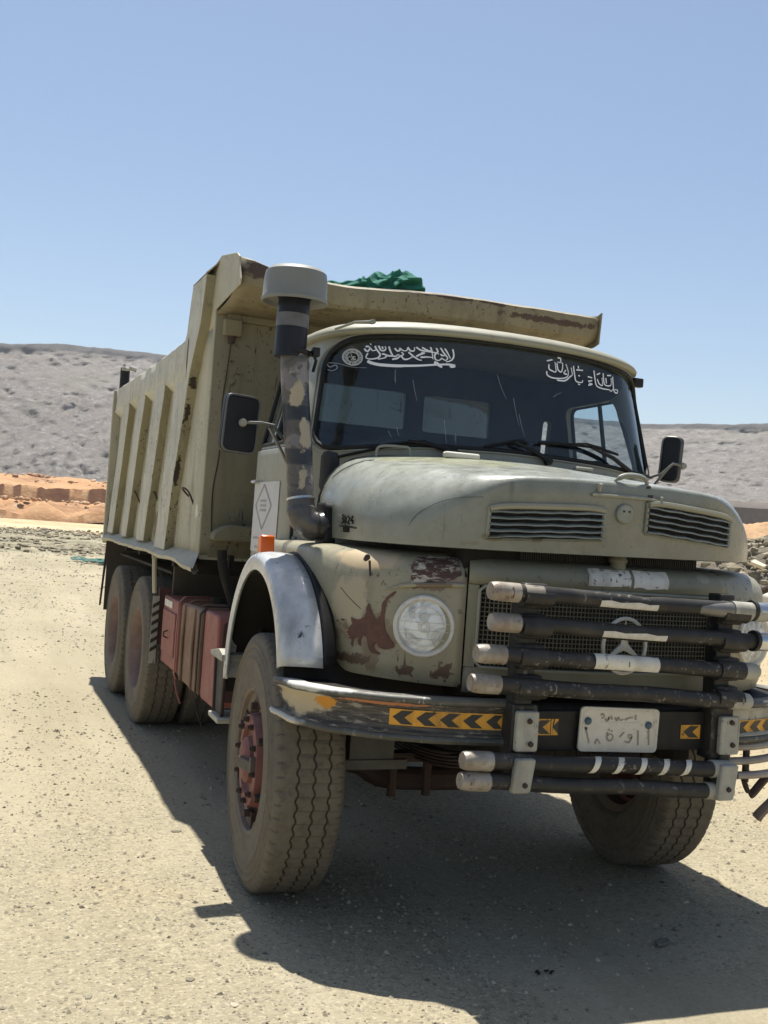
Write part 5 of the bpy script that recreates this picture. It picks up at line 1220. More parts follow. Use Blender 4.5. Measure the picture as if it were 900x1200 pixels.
# bars: y, left x, right x, z left, z right
def bar(xl, xr, zl, zr, y, r, capl=True, capr=None, patches=(), name='bull_bar', chr_from=None):
    A, B = Vector((xl, y, zl)), Vector((xr, y, zr)); P_ = lambda t: A.lerp(B, t); n = 10
    mb = MB(); mb.tube([P_(i / n) + Vector((0, 0, .003 * sin(i * 1.3))) for i in range(n + 1)], r, 18); o = part(mb, name, M['blackbar'], smooth=60)
    def seg(t0, t1, rr, m, nm, rnd=False):
        mb = MB(); a, b = P_(t0), P_(t1); L = (b - a)
        if rnd: pts = [a, a + L * .12, a + L * .3, b]; rad = [rr * .72, rr * .94, rr, rr]
        else: pts = [a, b]; rad = [rr, rr]
        mb.tube(pts, rad, 18); part(mb, nm, m, o, smooth=60)
    L = (B - A).length
    if capl:
        d = (B - A).normalized(); a = A - d * .01; mb = MB(); mb.tube([a, a + d * .014, a + d * .035, a + d * .115], [r * 1.0, r * 1.14, r * 1.19, r * 1.19], 10); part(mb, 'bar_cap', M['captan'], o, smooth=60)
    if capr:
        d = (A - B).normalized(); a = B - d * .01; mb = MB(); mb.tube([a, a + d * .01, a + d * .025, a + d * capr], [r * .8, r * 1.05, r * 1.14, r * 1.14], 18); part(mb, 'bar_cap', M['chrome'] if chr_from else M['pale'], o, smooth=60)
    for x0, x1, m in patches:
        t0, t1 = (x0 - xl) / (xr - xl), (x1 - xl) / (xr - xl)
        mb = MB(); a0 = P_(t0); k = 9; rows = []
        for i in range(7):
            p = P_(lerp(t0, t1, i / 6)); rows.append([p + Vector((0, -cos(radians(q)), sin(radians(q)))) * (r + .0025) for q in [lerp({'worn_white_tape': -55, 'white_paint': -48}.get(m.name, -70), {'worn_white_tape': 70, 'white_paint': -2 + 6 * sin(i * 2.1)}.get(m.name, 85), j / k) for j in range(k + 1)]])
        mb.grid(rows); part(mb, 'tape_patch', m, o, smooth=60)
    return o
Yb = -1.105
bar(-.685, 1.02, 1.405, 1.355, Yb, .0315, True, .14, [(-.56, -.48, M['captan']), (-.24, .02, M['white'])], chr_from=1)
bar(-.675, .95, 1.292, 1.237, Yb, .0305, True, .16, [(-.22, .07, M['white'])], chr_from=1)
bar(-.725, .53, 1.175, 1.130, Yb, .0305, True, .09, [(-.245, .045, M['whitetape'])])
bar(-.74, .50, 1.068, 1.008, Yb, .031, True, .10, [])
mb = MB(); mb.tube([(.385, Yb, 1.3745), (.55, Yb, 1.3695)], .038, 18); part(mb, 'bar_sleeve', M['pale'])
for xl, xr, a, b in ((.20, .38, 1.378, 1.374),): mb = MB(); mb.tube([(xl, Yb - .004, a), (xl + .02, Yb - .006, a), (xr, Yb - .006, b)], [.01, .026, .033], 14); part(mb, 'bar_taper_sleeve', simple('dull_steel_sleeve', (.22, .21, .19, 1), .4, .5, .3, 14), smooth=60)  # tapered dull steel sleeve on the top bar
for x in (-.505, .398):       # clamps where the bars meet the posts
    for z in (1.392, 1.278, 1.165, 1.05):
        t = (x + .5) / .9; zz = z - .03 * t
        mb = MB(); mb.box(x - .045, x + .06, -1.10, -1.045, zz - .047, zz + .047); part(mb, 'bar_clamp', M['blackbar'], bevel=.010)
        mb = MB(); mb.tube([(x - .055, Yb, zz + .001), (x + .065, Yb, zz - .003)], .0365, 18); part(mb, 'bar_clamp', M['blackbar'], smooth=60)
for zz_, x0_ in ((1.3755, .495), (1.2545, .515)):
    mb = MB(); mb.tube([(x0_, Yb, zz_), (x0_ + .02, Yb, zz_ - .001), (x0_ + .42, Yb, zz_ - .014)], [.034, .0375, .0375], 20); sl = part(mb, 'bar_end_sleeve', M['chrome'], smooth=60)
    mb = MB(); mb.tube([(x0_ - .012, Yb, zz_ + .001), (x0_ + .004, Yb, zz_)], .043, 20); part(mb, 'flange', M['blackbar'], sl, smooth=60)
for bx_, bz_ in ((.43, .835), (-.50, .93), (-.49, .845), (.42, .925), (-.53, .705), (.385, .67)):
    mb = MB(); mb.lathe([(0, -1.126), (.009, -1.126), (.011, -1.118), (.011, -1.11)], 'y', 6, (bx_, 0 if bz_ > .8 else -.048, bz_)); part(mb, 'bolt', M['rustdark'], smooth=20)
lb = bar(-.755, .43, .788, .738, -1.115, .031, True, .11)
for k in range(5):
    xk = -.245 + k * .104; mb = MB(); rows = []
    for j in range(10):
        q = radians(lerp(-60, 80, j / 9)); cxx = xk + .035 * (j / 9); zz = .788 - .05 * (cxx + .755) / 1.185
        rows.append([(cxx + dx, -1.115 - cos(q) * .0332, zz + sin(q) * .0332) for dx in (0, .012, .026)])
    mb.grid(rows); part(mb, 'white_stripe', M['whitetape'], lb, smooth=60)
bar(-.76, .43, .715, .650, -1.115, .030, True, .13)
# licence plate
mb = MB(); plc = (-.068, -1.048, .886)
mb.prism([(x - .068, z + .886) for x, z in rrect([(-.183, -.083), (.178, -.092), (.183, .081), (-.178, .091)], .022, 4)], 'y', -1.060, -1.048); plt = part(mb, 'licence_plate', M['plate'], bevel=.003)
mb = MB()
for s in PLT: ribbon(mb, s, .0072, lambda x, z: (x, -1.0622, z), taper=True)
part(mb, 'figures', M['platebump'], plt, smooth=0)
mb = MB(); ribbon(mb, [(x - .068, z + .886) for x, z in resample(rrect([(-.170, -.070), (.166, -.079), (.170, .069), (-.166, .079)], .02, 4), 40)], .003, lambda x, z: (x, -1.0615, z), n=1, taper=False); ribbon(mb, [(-.165, .916), (.03, .913)], .002, lambda x, z: (x, -1.0615, z)); part(mb, 'raised_rim', M['plate'], plt, smooth=0)
for x, z in ((-.215, .921), (.062, .904)):
    mb = MB(); mb.lathe([(0, -1.072), (.009, -1.071), (.015, -1.066), (.015, -1.06)], 'y', 8, (x, 0, z)); part(mb, 'screw', M['blue'], plt, smooth=20)
mb = MB(); mb.box(-.19, -.06, -1.0, -.97, .735, .79); mb.box(-.16, .06, -1.02, -1.0, .755, .785); part(mb, 'tow_bracket', M['rustdark'])
mb = MB()
for x in (-.33, -.24): mb.tube([(x, -1.03, .80), (x, -1.06, .74)], .004, 6)
part(mb, 'wire', M['dark'])
# bent tubular ladder under the right wing
mb = MB()
for z, x0, x1 in ((.795, .56, 1.0), (.735, .55, 1.0), (.675, .60, 1.0)):
    mb.tube(catmull([(x0, -.95, z - .004), (x0 + .12, -.955, z), (x0 + .28, -.93, z + .012), (x1, -.86, z + .018)], 4), .0165, 10)
lad = part(mb, 'ladder_rungs', simple('dull_steel_tube', (.36, .32, .28, 1), .45, .2, .4, 12))
mb = MB(); mb.tube([(.655, -.935, .85), (.655, -.94, .64)], .0145, 10); mb.tube([(.95, -.86, .85), (.95, -.86, .60)], .0145, 10); part(mb, 'ladder_stile', M['rustdark'], lad)
mb = MB(); pts = catmull([(.63, -.94, .655), (.66, -.95, .60), (.74, -.94, .66), (.84, -.92, .72)], 5); mb.grid([[p + Vector((0, 0, .0)), p + Vector((.022, -.01, -.012)), p + Vector((.03, .0, -.03))] for p in pts]); part(mb, 'strap', M['rustdark'], lad, solid=.006)
mb = MB(); mb.grid([[Vector(p) + d for d in (Vector((0, 0, 0)), Vector((.02, -.01, -.02)), Vector((.045, 0, -.03)))] for p in catmull([(.90, -.93, .67), (.80, -.945, .585), (.72, -.95, .525), (.70, -.95, .50)], 5)]); part(mb, 'strap', simple('leather_strap', (.14, .105, .08, 1), .7, 0, .3, 14), lad, solid=.006)

# ---------------------------------------------------------------- wheels
def make_tyre():
    W = .148; NP = 62; sub = 6; N_ = NP * sub
    # profile from outer bead over tread to inner bead: (x, r, kind)
    left = [(-.118, .300), (-.138, .308), (-.147, .325), (-.150, .345), (-.1495, .352), (-.151, .36), (-.153, .40), (-.1515, .436), (-.1555, .442), (-.150, .449), (-.1485, .474), (-.1530, .479), (-.1475, .485), (-.1470, .500), (-.1505, .505), (-.1445, .511), (-.142, .524), (-.137, .538), (-.130, .548)]
    rib = [-.126, -.094]
    xs_ = []; 
    grooves = [-.055, .012, .075]
    P = []
    for i in range(N_):
        a = 2 * pi * i / N_; ph = (i % sub) / sub; zz = .0045 * (1 if (i // 3) % 2 == 0 else -1) * (1 if ph not in (0, .5) else .4)
        row = [(x, r) for x, r in left]
        lug = (i % sub) in (0,)
        if lug: row[-2] = (-.134, .535); row[-1] = (-.127, .545)
        row.append((-.120, .5535 - (.006 if lug else 0)))
        row.append((-.108, .5545 - (.003 if lug else 0)))
        for g in grooves:
            row += [(g - .005 + zz, .5555), (g - .003 + zz, .544), (g + .003 + zz, .544), (g + .005 + zz, .5555)]
            if g < .07:
                sip = .006 if (i % sub) == 3 else 0
                row += [(g + .020, .5555 - sip), (g + .044, .5555 - sip)]
        row += [(.108, .5545 - (.003 if lug else 0)), (.120, .5535 - (.006 if lug else 0))]
        rr = [(-x, r) for x, r in left[::-1]]
        if lug: rr[1] = (.134, .535); rr[0] = (.127, .545)
        row += rr
        P.append([(x, r * cos(a), r * sin(a)) for x, r in row])
    mb = MB(); mb.grid(P, closeu=True); return mb
tmb = make_tyre(); tyre_me = None
def hub_front():
    parts = []
    mb = MB().lathe([(.318, -.128), (.322, -.140), (.310, -.146), (.300, -.140), (.296, -.120), (.268, -.112), (.262, -.06), (.258, .0), (.262, .10), (.30, .125)], 'x', 64); parts.append(('rim', mb, M['dusty_rim'], 40))
    mb = MB().lathe([(.262, .03), (.238, .02), (.235, -.05), (.228, -.085), (.206, -.095), (.202, -.125), (.196, -.150), (.150, -.153), (.142, -.132), (.104, -.128), (.098, -.158), (.082, -.172), (.05, -.176), (0, -.176)], 'x', 48); parts.append(('hub', mb, M['redhub'], 35))
    for k in range(5):
        a = 2 * pi * k / 5 + .3; e = Vector((0, cos(a), sin(a))); t = Vector((0, -sin(a), cos(a)))
        mb = MB(); mb.obox(e * .215 + Vector((-.075, 0, 0)), (1, 0, 0), e, t, .03, .052, .040); parts.append(('spoke', mb, M['redhub'], 30))
    for k in range(6):
        a = 2 * pi * k / 6 + .52; e = Vector((0, cos(a), sin(a))); t = Vector((0, -sin(a), cos(a)))
        mb = MB(); mb.obox(e * .262 + Vector((-.112, 0, 0)), (1, 0, 0), e, t, .012, .038, .036); mb.obox(e * .235 + Vector((-.13, 0, 0)), (1, 0, 0), e, t, .022, .014, .014)
        parts.append(('rim_clamp', mb, M['rustdark'], 30))
    for k in range(10):
        a = 2 * pi * k / 10 + .15; c = Vector((-.152, .174 * cos(a), .174 * sin(a)))
        mb = MB().lathe([(.0135, .01), (.0135, -.014), (.009, -.016), (.009, -.024), (0, -.025)], 'x', 6, c); parts.append(('wheel_nut', mb, M['rustdark'], 30))
    mb = MB(); mb.obox((-.172, -.10, .0), (1, .25, 0), (-.25, 1, 0), (0, 0, 1), .012, .075, .024); mb.obox((-.155, -.165, .01), (1, 0, 0), (0, 1, 0), (0, 0, 1), .018, .014, .036); parts.append(('hub_bracket', mb, M['hubbr'], 30))
    return parts
def hub_rear():
    parts = []
    mb = MB().lathe([(.318, -.128), (.322, -.140), (.310, -.146), (.300, -.140), (.292, -.120), (.272, -.10), (.266, -.04), (.262, .06), (.235, .075), (.12, .08), (.115, .0), (.105, -.04), (.05, -.05), (0, -.05)], 'x', 48); parts.append(('rim', mb, simple('pinkish_dusty_rim', (.24, .165, .135, 1), .85, 0, .4, 8), 40))
    for k in range(5):
        a = 2 * pi * k / 5; e = Vector((0, cos(a), sin(a))); t = Vector((0, -sin(a), cos(a)))
        mb = MB(); mb.obox(e * .19 + Vector((.01, 0, 0)), (1, 0, 0), e, t, .05, .075, .036); parts.append(('spoke', mb, M['redhub'], 30))
    return parts
def build_wheel(name, hubparts):
    global tyre_me
    root = bpy.data.objects.new(name, None); col.objects.link(root); root.empty_display_size = .3
    if tyre_me is None:
        t = tmb.build('tyre', M['tyre'], root, smooth=42); tyre_me = t.data
    else:
        t = bpy.data.objects.new('tyre', tyre_me); col.objects.link(t); t.parent = root
    for nm, mb, m, sm in hubparts: mb.build(nm, m, root, smooth=sm, bevel=.003 if nm in ('rim_clamp', 'spoke', 'hub_bracket') else 0)
    root.parent = truck; return root
def copy_wheel(src, loc, rz, rx=0, only_tyre=False):
    r = src.copy(); col.objects.link(r); r.parent = truck; r.location = loc; r.rotation_euler = (rx, 0, rz)
    for ch in list(src.children):
        if only_tyre and not ch.name.startswith(('tyre', 'rim')): continue
        c = ch.copy(); col.objects.link(c); c.parent = r
    return r
RZ = .549
fw = build_wheel('wheel', hub_front()); fw.location = (-1.12, -.03, RZ); fw.rotation_euler = (0, 0, -.06); fw['label'] = 'dusty front wheel with protruding red hub'
copy_wheel(fw, (.79, .05, RZ), pi - .08, .7)['label'] = 'far front wheel in the shadow behind the bumper'
rw = build_wheel('wheel', hub_rear()); rw.location = (-1.083, 3.665, RZ)
copy_wheel(rw, (-1.083, 5.015, RZ), 0, .5)
copy_wheel(rw, (-.755, 3.665, RZ), 0, 1.5, True); copy_wheel(rw, (-.755, 5.015, RZ), 0, 1.1, True)
for y in (3.665, 5.015): copy_wheel(rw, (.86, y, RZ), pi, .9); copy_wheel(rw, (.53, y, RZ), pi, .2, True)

# ---------------------------------------------------------------- chassis
for x in (-.43, .33):
    mb = MB(); mb.box(x - .04, x + .04, -.93, 6.0, .72, .98); part(mb, 'frame_rail', M['dark'], bevel=.006)
for y in (-.75, 1.7, 3.0, 4.3, 5.8): mb = MB(); mb.box(-.4, .3, y - .05, y + .05, .76, .92); part(mb, 'cross_member', M['dark'])
mb = MB(); mb.tube(catmull([(-.98, 0, .55), (-.75, 0, .53), (-.55, 0, .45), (.2, 0, .45), (.42, 0, .52), (.66, 0, .55)], 4), .055, 12); part(mb, 'front_axle', M['rustdark'])
mb = MB()
for x in (-.5, .3):
    for k in range(5): mb.grid([[(x + dx, y, .62 + k * .014 - .10 * (1 - (y / .75) ** 2) * 1.0 + .06) for dx in (-.035, .035)] for y in [(-.75 + k * .06) + (1.5 - .12 * k) * i / 12 for i in range(13)]])
part(mb, 'leaf_spring', M['rustdark'], solid=.010)
mb = MB(); mb.box(-.28, .2, -.55, .75, .55, 1.35); mb.lathe([(0, -.1), (.16, -.1), (.18, .3), (0, .5)], 'y', 16, (-.04, .2, .52)); part(mb, 'engine', M['dark'], bevel=.02)
mb = MB(); mb.box(-.92, -.72, -.36, -.30, .58, .86); mb.box(-1.0, -.66, -.37, -.34, .58, .62); part(mb, 'steering_bracket', simple('grey_chassis_plate', (.10, .095, .085, 1), .7, .1, .3, 12))
mb = MB(); mb.tube([(-.62, -.12, .60), (-.62, -.12, .40)], .022, 8); mb.tube([(-.45, -.12, .60), (-.45, -.12, .40)], .022, 8); mb.box(-.66, -.41, -.16, -.08, .56, .60); part(mb, 'spring_shackle', M['rustdark'])
for y in (3.665, 5.015):
    mb = MB(); mb.tube([(-1.0, y, .55), (.78, y, .55)], .09, 14); mb.lathe([(0, -.22), (.14, -.18), (.2, -.05), (.2, .05), (.14, .18), (0, .22)], 'y', 18, (-.1, y, .55)); part(mb, 'rear_axle', M['dark'])
mb = MB(); mb.tube([(-.1, 1.2, .62), (-.1, 3.5, .6)], .05, 12); part(mb, 'drive_shaft', M['dark'])
mb = MB(); mb.box(.45, .95, 1.1, 2.9, .55, 1.05); part(mb, 'right_fuel_tank', M['browntank'], bevel=.06)
# tool box and tanks
mb = MB(); mb.box(-1.15, -.62, 2.42, 3.0, .555, 1.02); tb = part(mb, 'tool_box', M['red'], bevel=.012)
mb = MB(); mb.box(-1.162, -1.150, 2.50, 2.96, .64, .93); part(mb, 'tool_box_door', M['red'], tb, bevel=.006)
mb = MB(); mb.box(-1.158, -1.151, 2.66, 2.94, .955, 1.0); part(mb, 'white_label', M['whitetape'], tb, smooth=0)
mb = MB(); mb.tube([(-1.165, 2.72, .80), (-1.19, 2.72, .79), (-1.19, 2.72, .76), (-1.165, 2.72, .75)], .006, 6); part(mb, 'latch', M['rustdark'], tb)
mb = MB(); mb.prism(rrect([(1.70, .53), (2.34, .545), (2.34, 1.03), (1.70, 1.05)], .05, 4), 'x', -1.155, -.60); tk = part(mb, 'fuel_tank', M['browntank'], bevel=.02)
for y in (1.86, 2.18):
    mb = MB(); mb.tube([(-.62, y, 1.055), (-1.10, y, 1.055), (-1.155, y, 1.02), (-1.165, y, .8), (-1.16, y, .55), (-1.10, y, .525)], .010, 6); part(mb, 'tank_rib', M['browntank'], tk)
for y, zb in ((2.36, .45), (1.66, .44)):
    mb = MB(); mb.grid([[(x, y + dy_, z) for dy_ in (-.022, .022)] for x, z in ((-.62, 1.07), (-1.13, 1.065), (-1.172, 1.02), (-1.175, .8), (-1.172, .56), (-1.155, .52))]); mb.tube([(-1.16, y, .52), (-1.15, y - .03, zb), (-1.13, y - .08, zb - .07)], .006, 6); part(mb, 'tank_strap', M['red'] if y > 2 else M['dark'], tk, solid=.004)
mb = MB(); mb.lathe([(.06, 1.03), (.06, 1.085), (.052, 1.095), (0, 1.095)], 'z', 20, (-.98, 2.0, 0)); part(mb, 'filler_cap', M['dark'], tk)
mb = MB(); mb.prism(rrect([(1.26, .535), (1.62, .535), (1.62, 1.05), (1.26, 1.05)], .045, 4), 'x', -1.15, -.60); bx = part(mb, 'battery_box', M['red'], bevel=.012)
mb = MB(); mb.prism(rrect([(-1.125, .57), (-.64, .57), (-.64, 1.02), (-1.125, 1.02)], .04, 4), 'y', 1.248, 1.26); part(mb, 'box_cover', simple('dark_red_cover', (.07, .028, .024, 1), .6, 0, .3, 6), bx, bevel=.004)
mb = MB(); mb.box(-1.17, -1.0, 3.12, 3.16, .52, 1.06); pn = part(mb, 'marker_board', simple('dull_red_board', (.09, .035, .03, 1), .7, 0, .4, 6), bevel=.004)
mb = MB(); mb.box(-1.215, -1.168, 3.10, 3.108, .52, 1.0); part(mb, 'marker_strip', M['pale'], pn, smooth=0)
mb = MB()
for k in range(6):
    z = .60 + k * .062; mb.add([(-1.215, 3.095, z), (-1.168, 3.095, z + .03), (-1.168, 3.095, z + .058), (-1.215, 3.095, z + .028)], [(0, 1, 2, 3)])
part(mb, 'marker_stripes', M['tapeblack'], pn, smooth=0)

# ---------------------------------------------------------------- tipper body
SX = -1.15; RX = 1.10; FY = 1.92; BY = 6.16
body = bpy.data.objects.new('tipper_body', None); col.objects.link(body); body.parent = truck
def bp(mb, name, m=None, **k): return part(mb, name, m or M['body'], body, **k)
mb = MB(); n_ = 26; P = []
for i in range(n_ + 1):
    y = lerp(FY, BY, i / n_); P.append([(SX + .010 * fbm(y * 1.3, z * 1.7, 3.), y, z) for z in [lerp(1.34, 2.75, k / 14) for k in range(15)]])
mb.grid(P); mb.grid([[(SX + .006 * fbm(y, z, 4.), y, z) for z in (2.75, 2.85, 2.95, 3.05, 3.12)] for y in (FY, 2.05, 2.2, 2.34)]); bp(mb, 'side_panel', smooth=60, solid=.01, off=1)
def slab(mb, quads, d):
    pass
# ribs A-C lean forward at the top
ribs = [((5.600, 5.985), (5.065, 5.46), 2.53), ((4.69, 5.03), (4.173, 4.542), 2.53), ((3.728, 4.12), (3.22, 3.676), 2.53)]
XO = -1.222
for (b0, b1), (t0, t1), zt in ribs:
    mb = MB(); n_ = 12; P = []
    for k in range(n_ + 1):
        q = k / n_; z = lerp(1.365, zt, q); y0, y1 = lerp(b0, t0, q), lerp(b1, t1, q); wv = .004 * fbm(q * 5, b0, 2.)
        P.append([(SX + .002, y0 + .015, z), (XO + wv, y0 + wv, z), (XO + wv, y1, z), (SX + .002, y1 - .015, z)])
    mb.grid(P)
    mb.mi = [1 if k % 3 == 1 else 0 for k in range(len(mb.f))]; mb.f.append([0, 1, 2, 3]); mb.mi.append(0); bp(mb, 'rib', [M['ribside'], M['rail']], smooth=20, bevel=.006)  # worn pale outside, dark sides: light and shade painted per face
# front post, curving forward up to the canopy
cz = [(1.345, 2.761, 3.204), (1.70, 2.65, 3.08), (2.003, 2.53, 2.96), (2.25, 2.41, 2.87), (2.517, 2.285, 2.80), (2.786, 2.056, 2.50), (2.95, 1.99, 2.44), (3.08, 1.951, 2.386)]
def post_y(z):
    for a, b in zip(cz[:-1], cz[1:]):
        if a[0] <= z <= b[0] + 1e-6: t = (z - a[0]) / (b[0] - a[0]); return lerp(a[1], b[1], t), lerp(a[2], b[2], t)
mb = MB(); P = []
for k in range(25):
    z = lerp(1.345, 3.08, k / 24); y0, y1 = post_y(z); dx = .004 * fbm(z * 3, 1, 1.)
    dep = lerp(0, .035, sstep(2.7, 3.08, z)) * 0
    P.append([(SX + .002, y0 + .01, z), (XO - .002 + dx, y0, z + 0), (XO - .002 + dx, y0 + .03, z), (XO + dx, (y0 + y1) / 2, z), (XO + dx, y1, z), (SX + .002, y1 - .01, z)])
mb.grid(P); mb.mi = [0 if k % 5 in (0, 4) else 1 for k in range(len(mb.f))]; bp(mb, 'front_post', [M['ribside'], M['rail']], smooth=20, bevel=.005)  # same painted split of lit outer face and shaded sides
# top rail with battered outer face
mb = MB(); P = []
for i in range(31):
    q = i / 30; y = lerp(2.40, BY - .02, q); zt = 2.755 - .012 * sin(q * pi) + .006 * fbm(y * 3, 1, 1.); zb = lerp(2.462, 2.535, sstep(0, .3, q)); dx = .009 * fbm(y * 2.2, 0, 5.) + .006 * fbm(y * 6, 0, 5.)
    P.append([(SX + .03, y, zt + .004), (XO + .012, y, zt), (XO + dx, y, zt - .012), (XO + dx * 1.8, y, (zt + zb) / 2), (XO + dx, y, zb + .01), (XO + .004, y, zb), (SX + .001, y, zb - .055)])
mb.grid(P); bp(mb, 'top_rail', M['rail'], smooth=40)
# bottom ledge, bent and dusty
mb = MB(); P = []
for i in range(41):
    q = i / 40; y = lerp(1.62, BY, q); sg = .014 * fbm(y * 1.6, 3, 1.) + .007 * fbm(y * 5, 3, 1.)
    xi = SX if y > FY else lerp(-1.245, SX, (y - 1.62) / (FY - 1.62)); xo = -1.262 + .008 * fbm(y * 2, 1, 1.)
    zin = 1.375 if y > FY else lerp(1.285, 1.375, (y - 1.62) / (FY - 1.62)); zo = 1.318 + sg - .03 * sstep(2.4, 1.62, y)
    P.append([(xi, y, zin), (lerp(xi, xo, .5), y, lerp(zin, zo, .45)), (xo, y, zo), (xo + .006, y, zo - .022), (xi + .01, y, min(zin, zo) - .035)])
mb.grid(P); bp(mb, 'bottom_ledge', M['body'], smooth=30)
mb = MB(); mb.prism([(BY, 1.30), (BY + .05, 1.25), (BY + .05, 2.62), (BY, 2.755)], 'x', -1.235, -1.13); bp(mb, 'rear_post', bevel=.006)
# hook-like rope loops welded to the ribs, painted scribbles of weld
for y, z in ((4.55, 2.0 - .28), (3.62, 1.73), (2.25, 1.72), (3.05, 1.72)):
    mb = MB(); mb.tube(catmull([(SX - .004, y + .10, z - .01), (SX - .05, y + .09, z + .035), (SX - .06, y + .02, z + .045), (SX - .04, y - .05, z + .02), (SX - .004, y - .07, z - .06)], 4), .0065, 6); bp(mb, 'rope_hook', M['rustdark'])
# front wall and right side, floor, rear gate
mb = MB(); mb.grid([[(x, FY + .006 * fbm(x * 2, z * 2, 7.), z) for z in [lerp(1.36, 3.12, k / 16) for k in range(17)]] for x in [lerp(SX, RX, i / 22) for i in range(23)]]); fwall = bp(mb, 'front_wall', M['wall'], smooth=60, solid=.012, off=-1)
mb = MB(); mb.tube([(SX - .004, FY + .004, z) for z in (1.34, 1.8, 2.3, 2.88)], .010, 8); bp(mb, 'corner_weld', smooth=60)
mb = MB(); mb.prism([(FY, 1.34), (BY, 1.34), (BY, 2.75), (2.34, 2.75), (2.30, 3.12), (FY, 3.12)], 'x', RX, RX + .012)
for y in (2.9, 3.7, 4.5, 5.3, 6.0): mb.prism([(y - .18, 1.36), (y + .18, 1.36), (y + .12, 2.7), (y - .12, 2.7)], 'x', RX + .012, RX + .07)
bp(mb, 'right_side_panel')
mb = MB(); mb.box(SX, RX, FY, BY, 1.33, 1.36); bp(mb, 'floor_plate')
mb = MB(); mb.box(SX, RX, BY - .02, BY, 1.36, 2.6); bp(mb, 'tailgate')
mb = MB()
for x in (-.5, .4): mb.box(x - .06, x + .06, 2.0, 6.1, 1.05, 1.33)
for y in (2.1, 2.9, 3.7, 4.5, 5.3): mb.box(SX + .02, RX, y - .04, y + .04, 1.23, 1.33)
bp(mb, 'subframe', M['dark'])
mb = MB(); mb.box(-1.10, 1.05, FY - .012, FY - .002, 1.345, 1.42); bp(mb, 'wall_foot', M['wall'], bevel=.004)
mb = MB(); mb.prism([(x, z) for x, z in [(-1.10, 1.455)] + [(-.97 + .14 * cos(radians(a)), 1.455 + .10 * sin(radians(a))) for a in range(170, 60, -10)] + [(-.6, 1.56), (-.6, 1.455)]], 'y', FY - .16, FY - .02); bp(mb, 'lift_ram_cover', M['wall'], bevel=.01)
# canopy over the cab
lipz1, lipz0, ly = 3.062, 2.915, 1.345
def ty(y, x): return y
mb = MB(); P = []
for i in range(31):
    q = i / 30; x = lerp(SX - .005, 1.20, q); dn = .010 * fbm(x * 2.2, 1, 3.); zz = .006 * fbm(x * 3, 4, 3.) + (-.028 - .048 * math.exp(-((x + .55) / .45) ** 2)) * sstep(SX, SX + .25, x)
    P.append([(x, 2.28, 3.15 + zz), (x, 1.83, 3.155 + zz), (x, ly + .06, lipz1 + .022 + zz), (x, ly + dn, lipz1 + zz), (x, ly - .004 + dn, (lipz0 + lipz1) / 2 + zz * .8), (x, ly + .01 + dn, lipz0 + .018 + zz * .6), (x, ly + .035, lipz0 + zz * .6), (x, 1.62, 2.868 + zz * .3), (x, FY, 2.84)])
mb.grid(P); bp(mb, 'canopy', M['visor'], smooth=28, solid=.006, off=1)
mb = MB(); mb.prism([(FY + .01, 2.86), (1.60, 2.885), (1.30, 2.905), (1.285, 2.935), (1.33, 3.02), (1.345, 3.075), (1.42, 3.11), (1.83, 3.18), (2.02, 3.155), (2.28, 3.17), (2.42, 3.10), (2.36, 3.03)], 'x', SX - .014, SX - .004); bp(mb, 'canopy_end_plate', M['body'], smooth=0, bevel=.003)
mb = MB(); mb.add([(SX, 1.84, 3.17), (XO, 1.96, 3.095), (XO, 2.40, 3.09), (SX, 2.36, 3.17)], [(0, 1, 2, 3)]); bp(mb, 'post_cap', M['visor'], solid=.008, smooth=0)
mb = MB(); mb.prism([(ly - .01, 2.875), (ly + .05, 2.86), (2.1, 2.83), (2.1, 3.11), (1.83, 3.135), (ly + .02, 3.06), (ly - .025, 3.075)], 'x', 1.20, 1.212); bp(mb, 'canopy_end_plate', M['visor'], smooth=0, bevel=.003)
mb = MB(); mb.prism(rrect([(-1.09, 2.80), (.98, 2.80), (.98, 2.868), (-1.09, 2.868)], .005, 1), 'y', FY - .06, FY - .014); bp(mb, 'wall_rail', M['wall'], bevel=.008)
mb = MB(); mb.box(-1.115, -1.005, FY - .09, FY - .02, 2.705, 2.805); jb = bp(mb, 'junction_box', M['visor'], bevel=.008)
mb = MB(); mb.lathe([(0, 2.66), (.022, 2.66), (.026, 2.70), (.03, 2.706)], 'z', 10, (-1.06, FY - .055, 0)); mb.tube(catmull([(-1.06, FY - .05, 2.665), (-1.065, FY - .02, 2.5), (-1.08, FY - .018, 2.3), (-1.075, FY - .016, 2.0), (-1.10, FY - .016, 1.75), (-1.09, FY - .016, 1.5)], 6), .0038, 5); bp(mb, 'cable', M['rustdark'])
mb = MB(); srnd = random.Random(12)
for x, z in ((-.98, 2.36), (-1.0, 2.42), (-.93, 2.34), (-.92, 2.0), (-1.0, 1.83), (-.88, 1.88), (-1.02, 2.1)):
    for k in range(3): cxx, czz = x + srnd.uniform(-.03, .03), z + srnd.uniform(-.03, .03); mb.lathe([(0, FY - .010), (srnd.uniform(.006, .013), FY - .009)], 'y', 6, (cxx, 0, czz))
bp(mb, 'rust_pits', M['rustdark'], smooth=0)
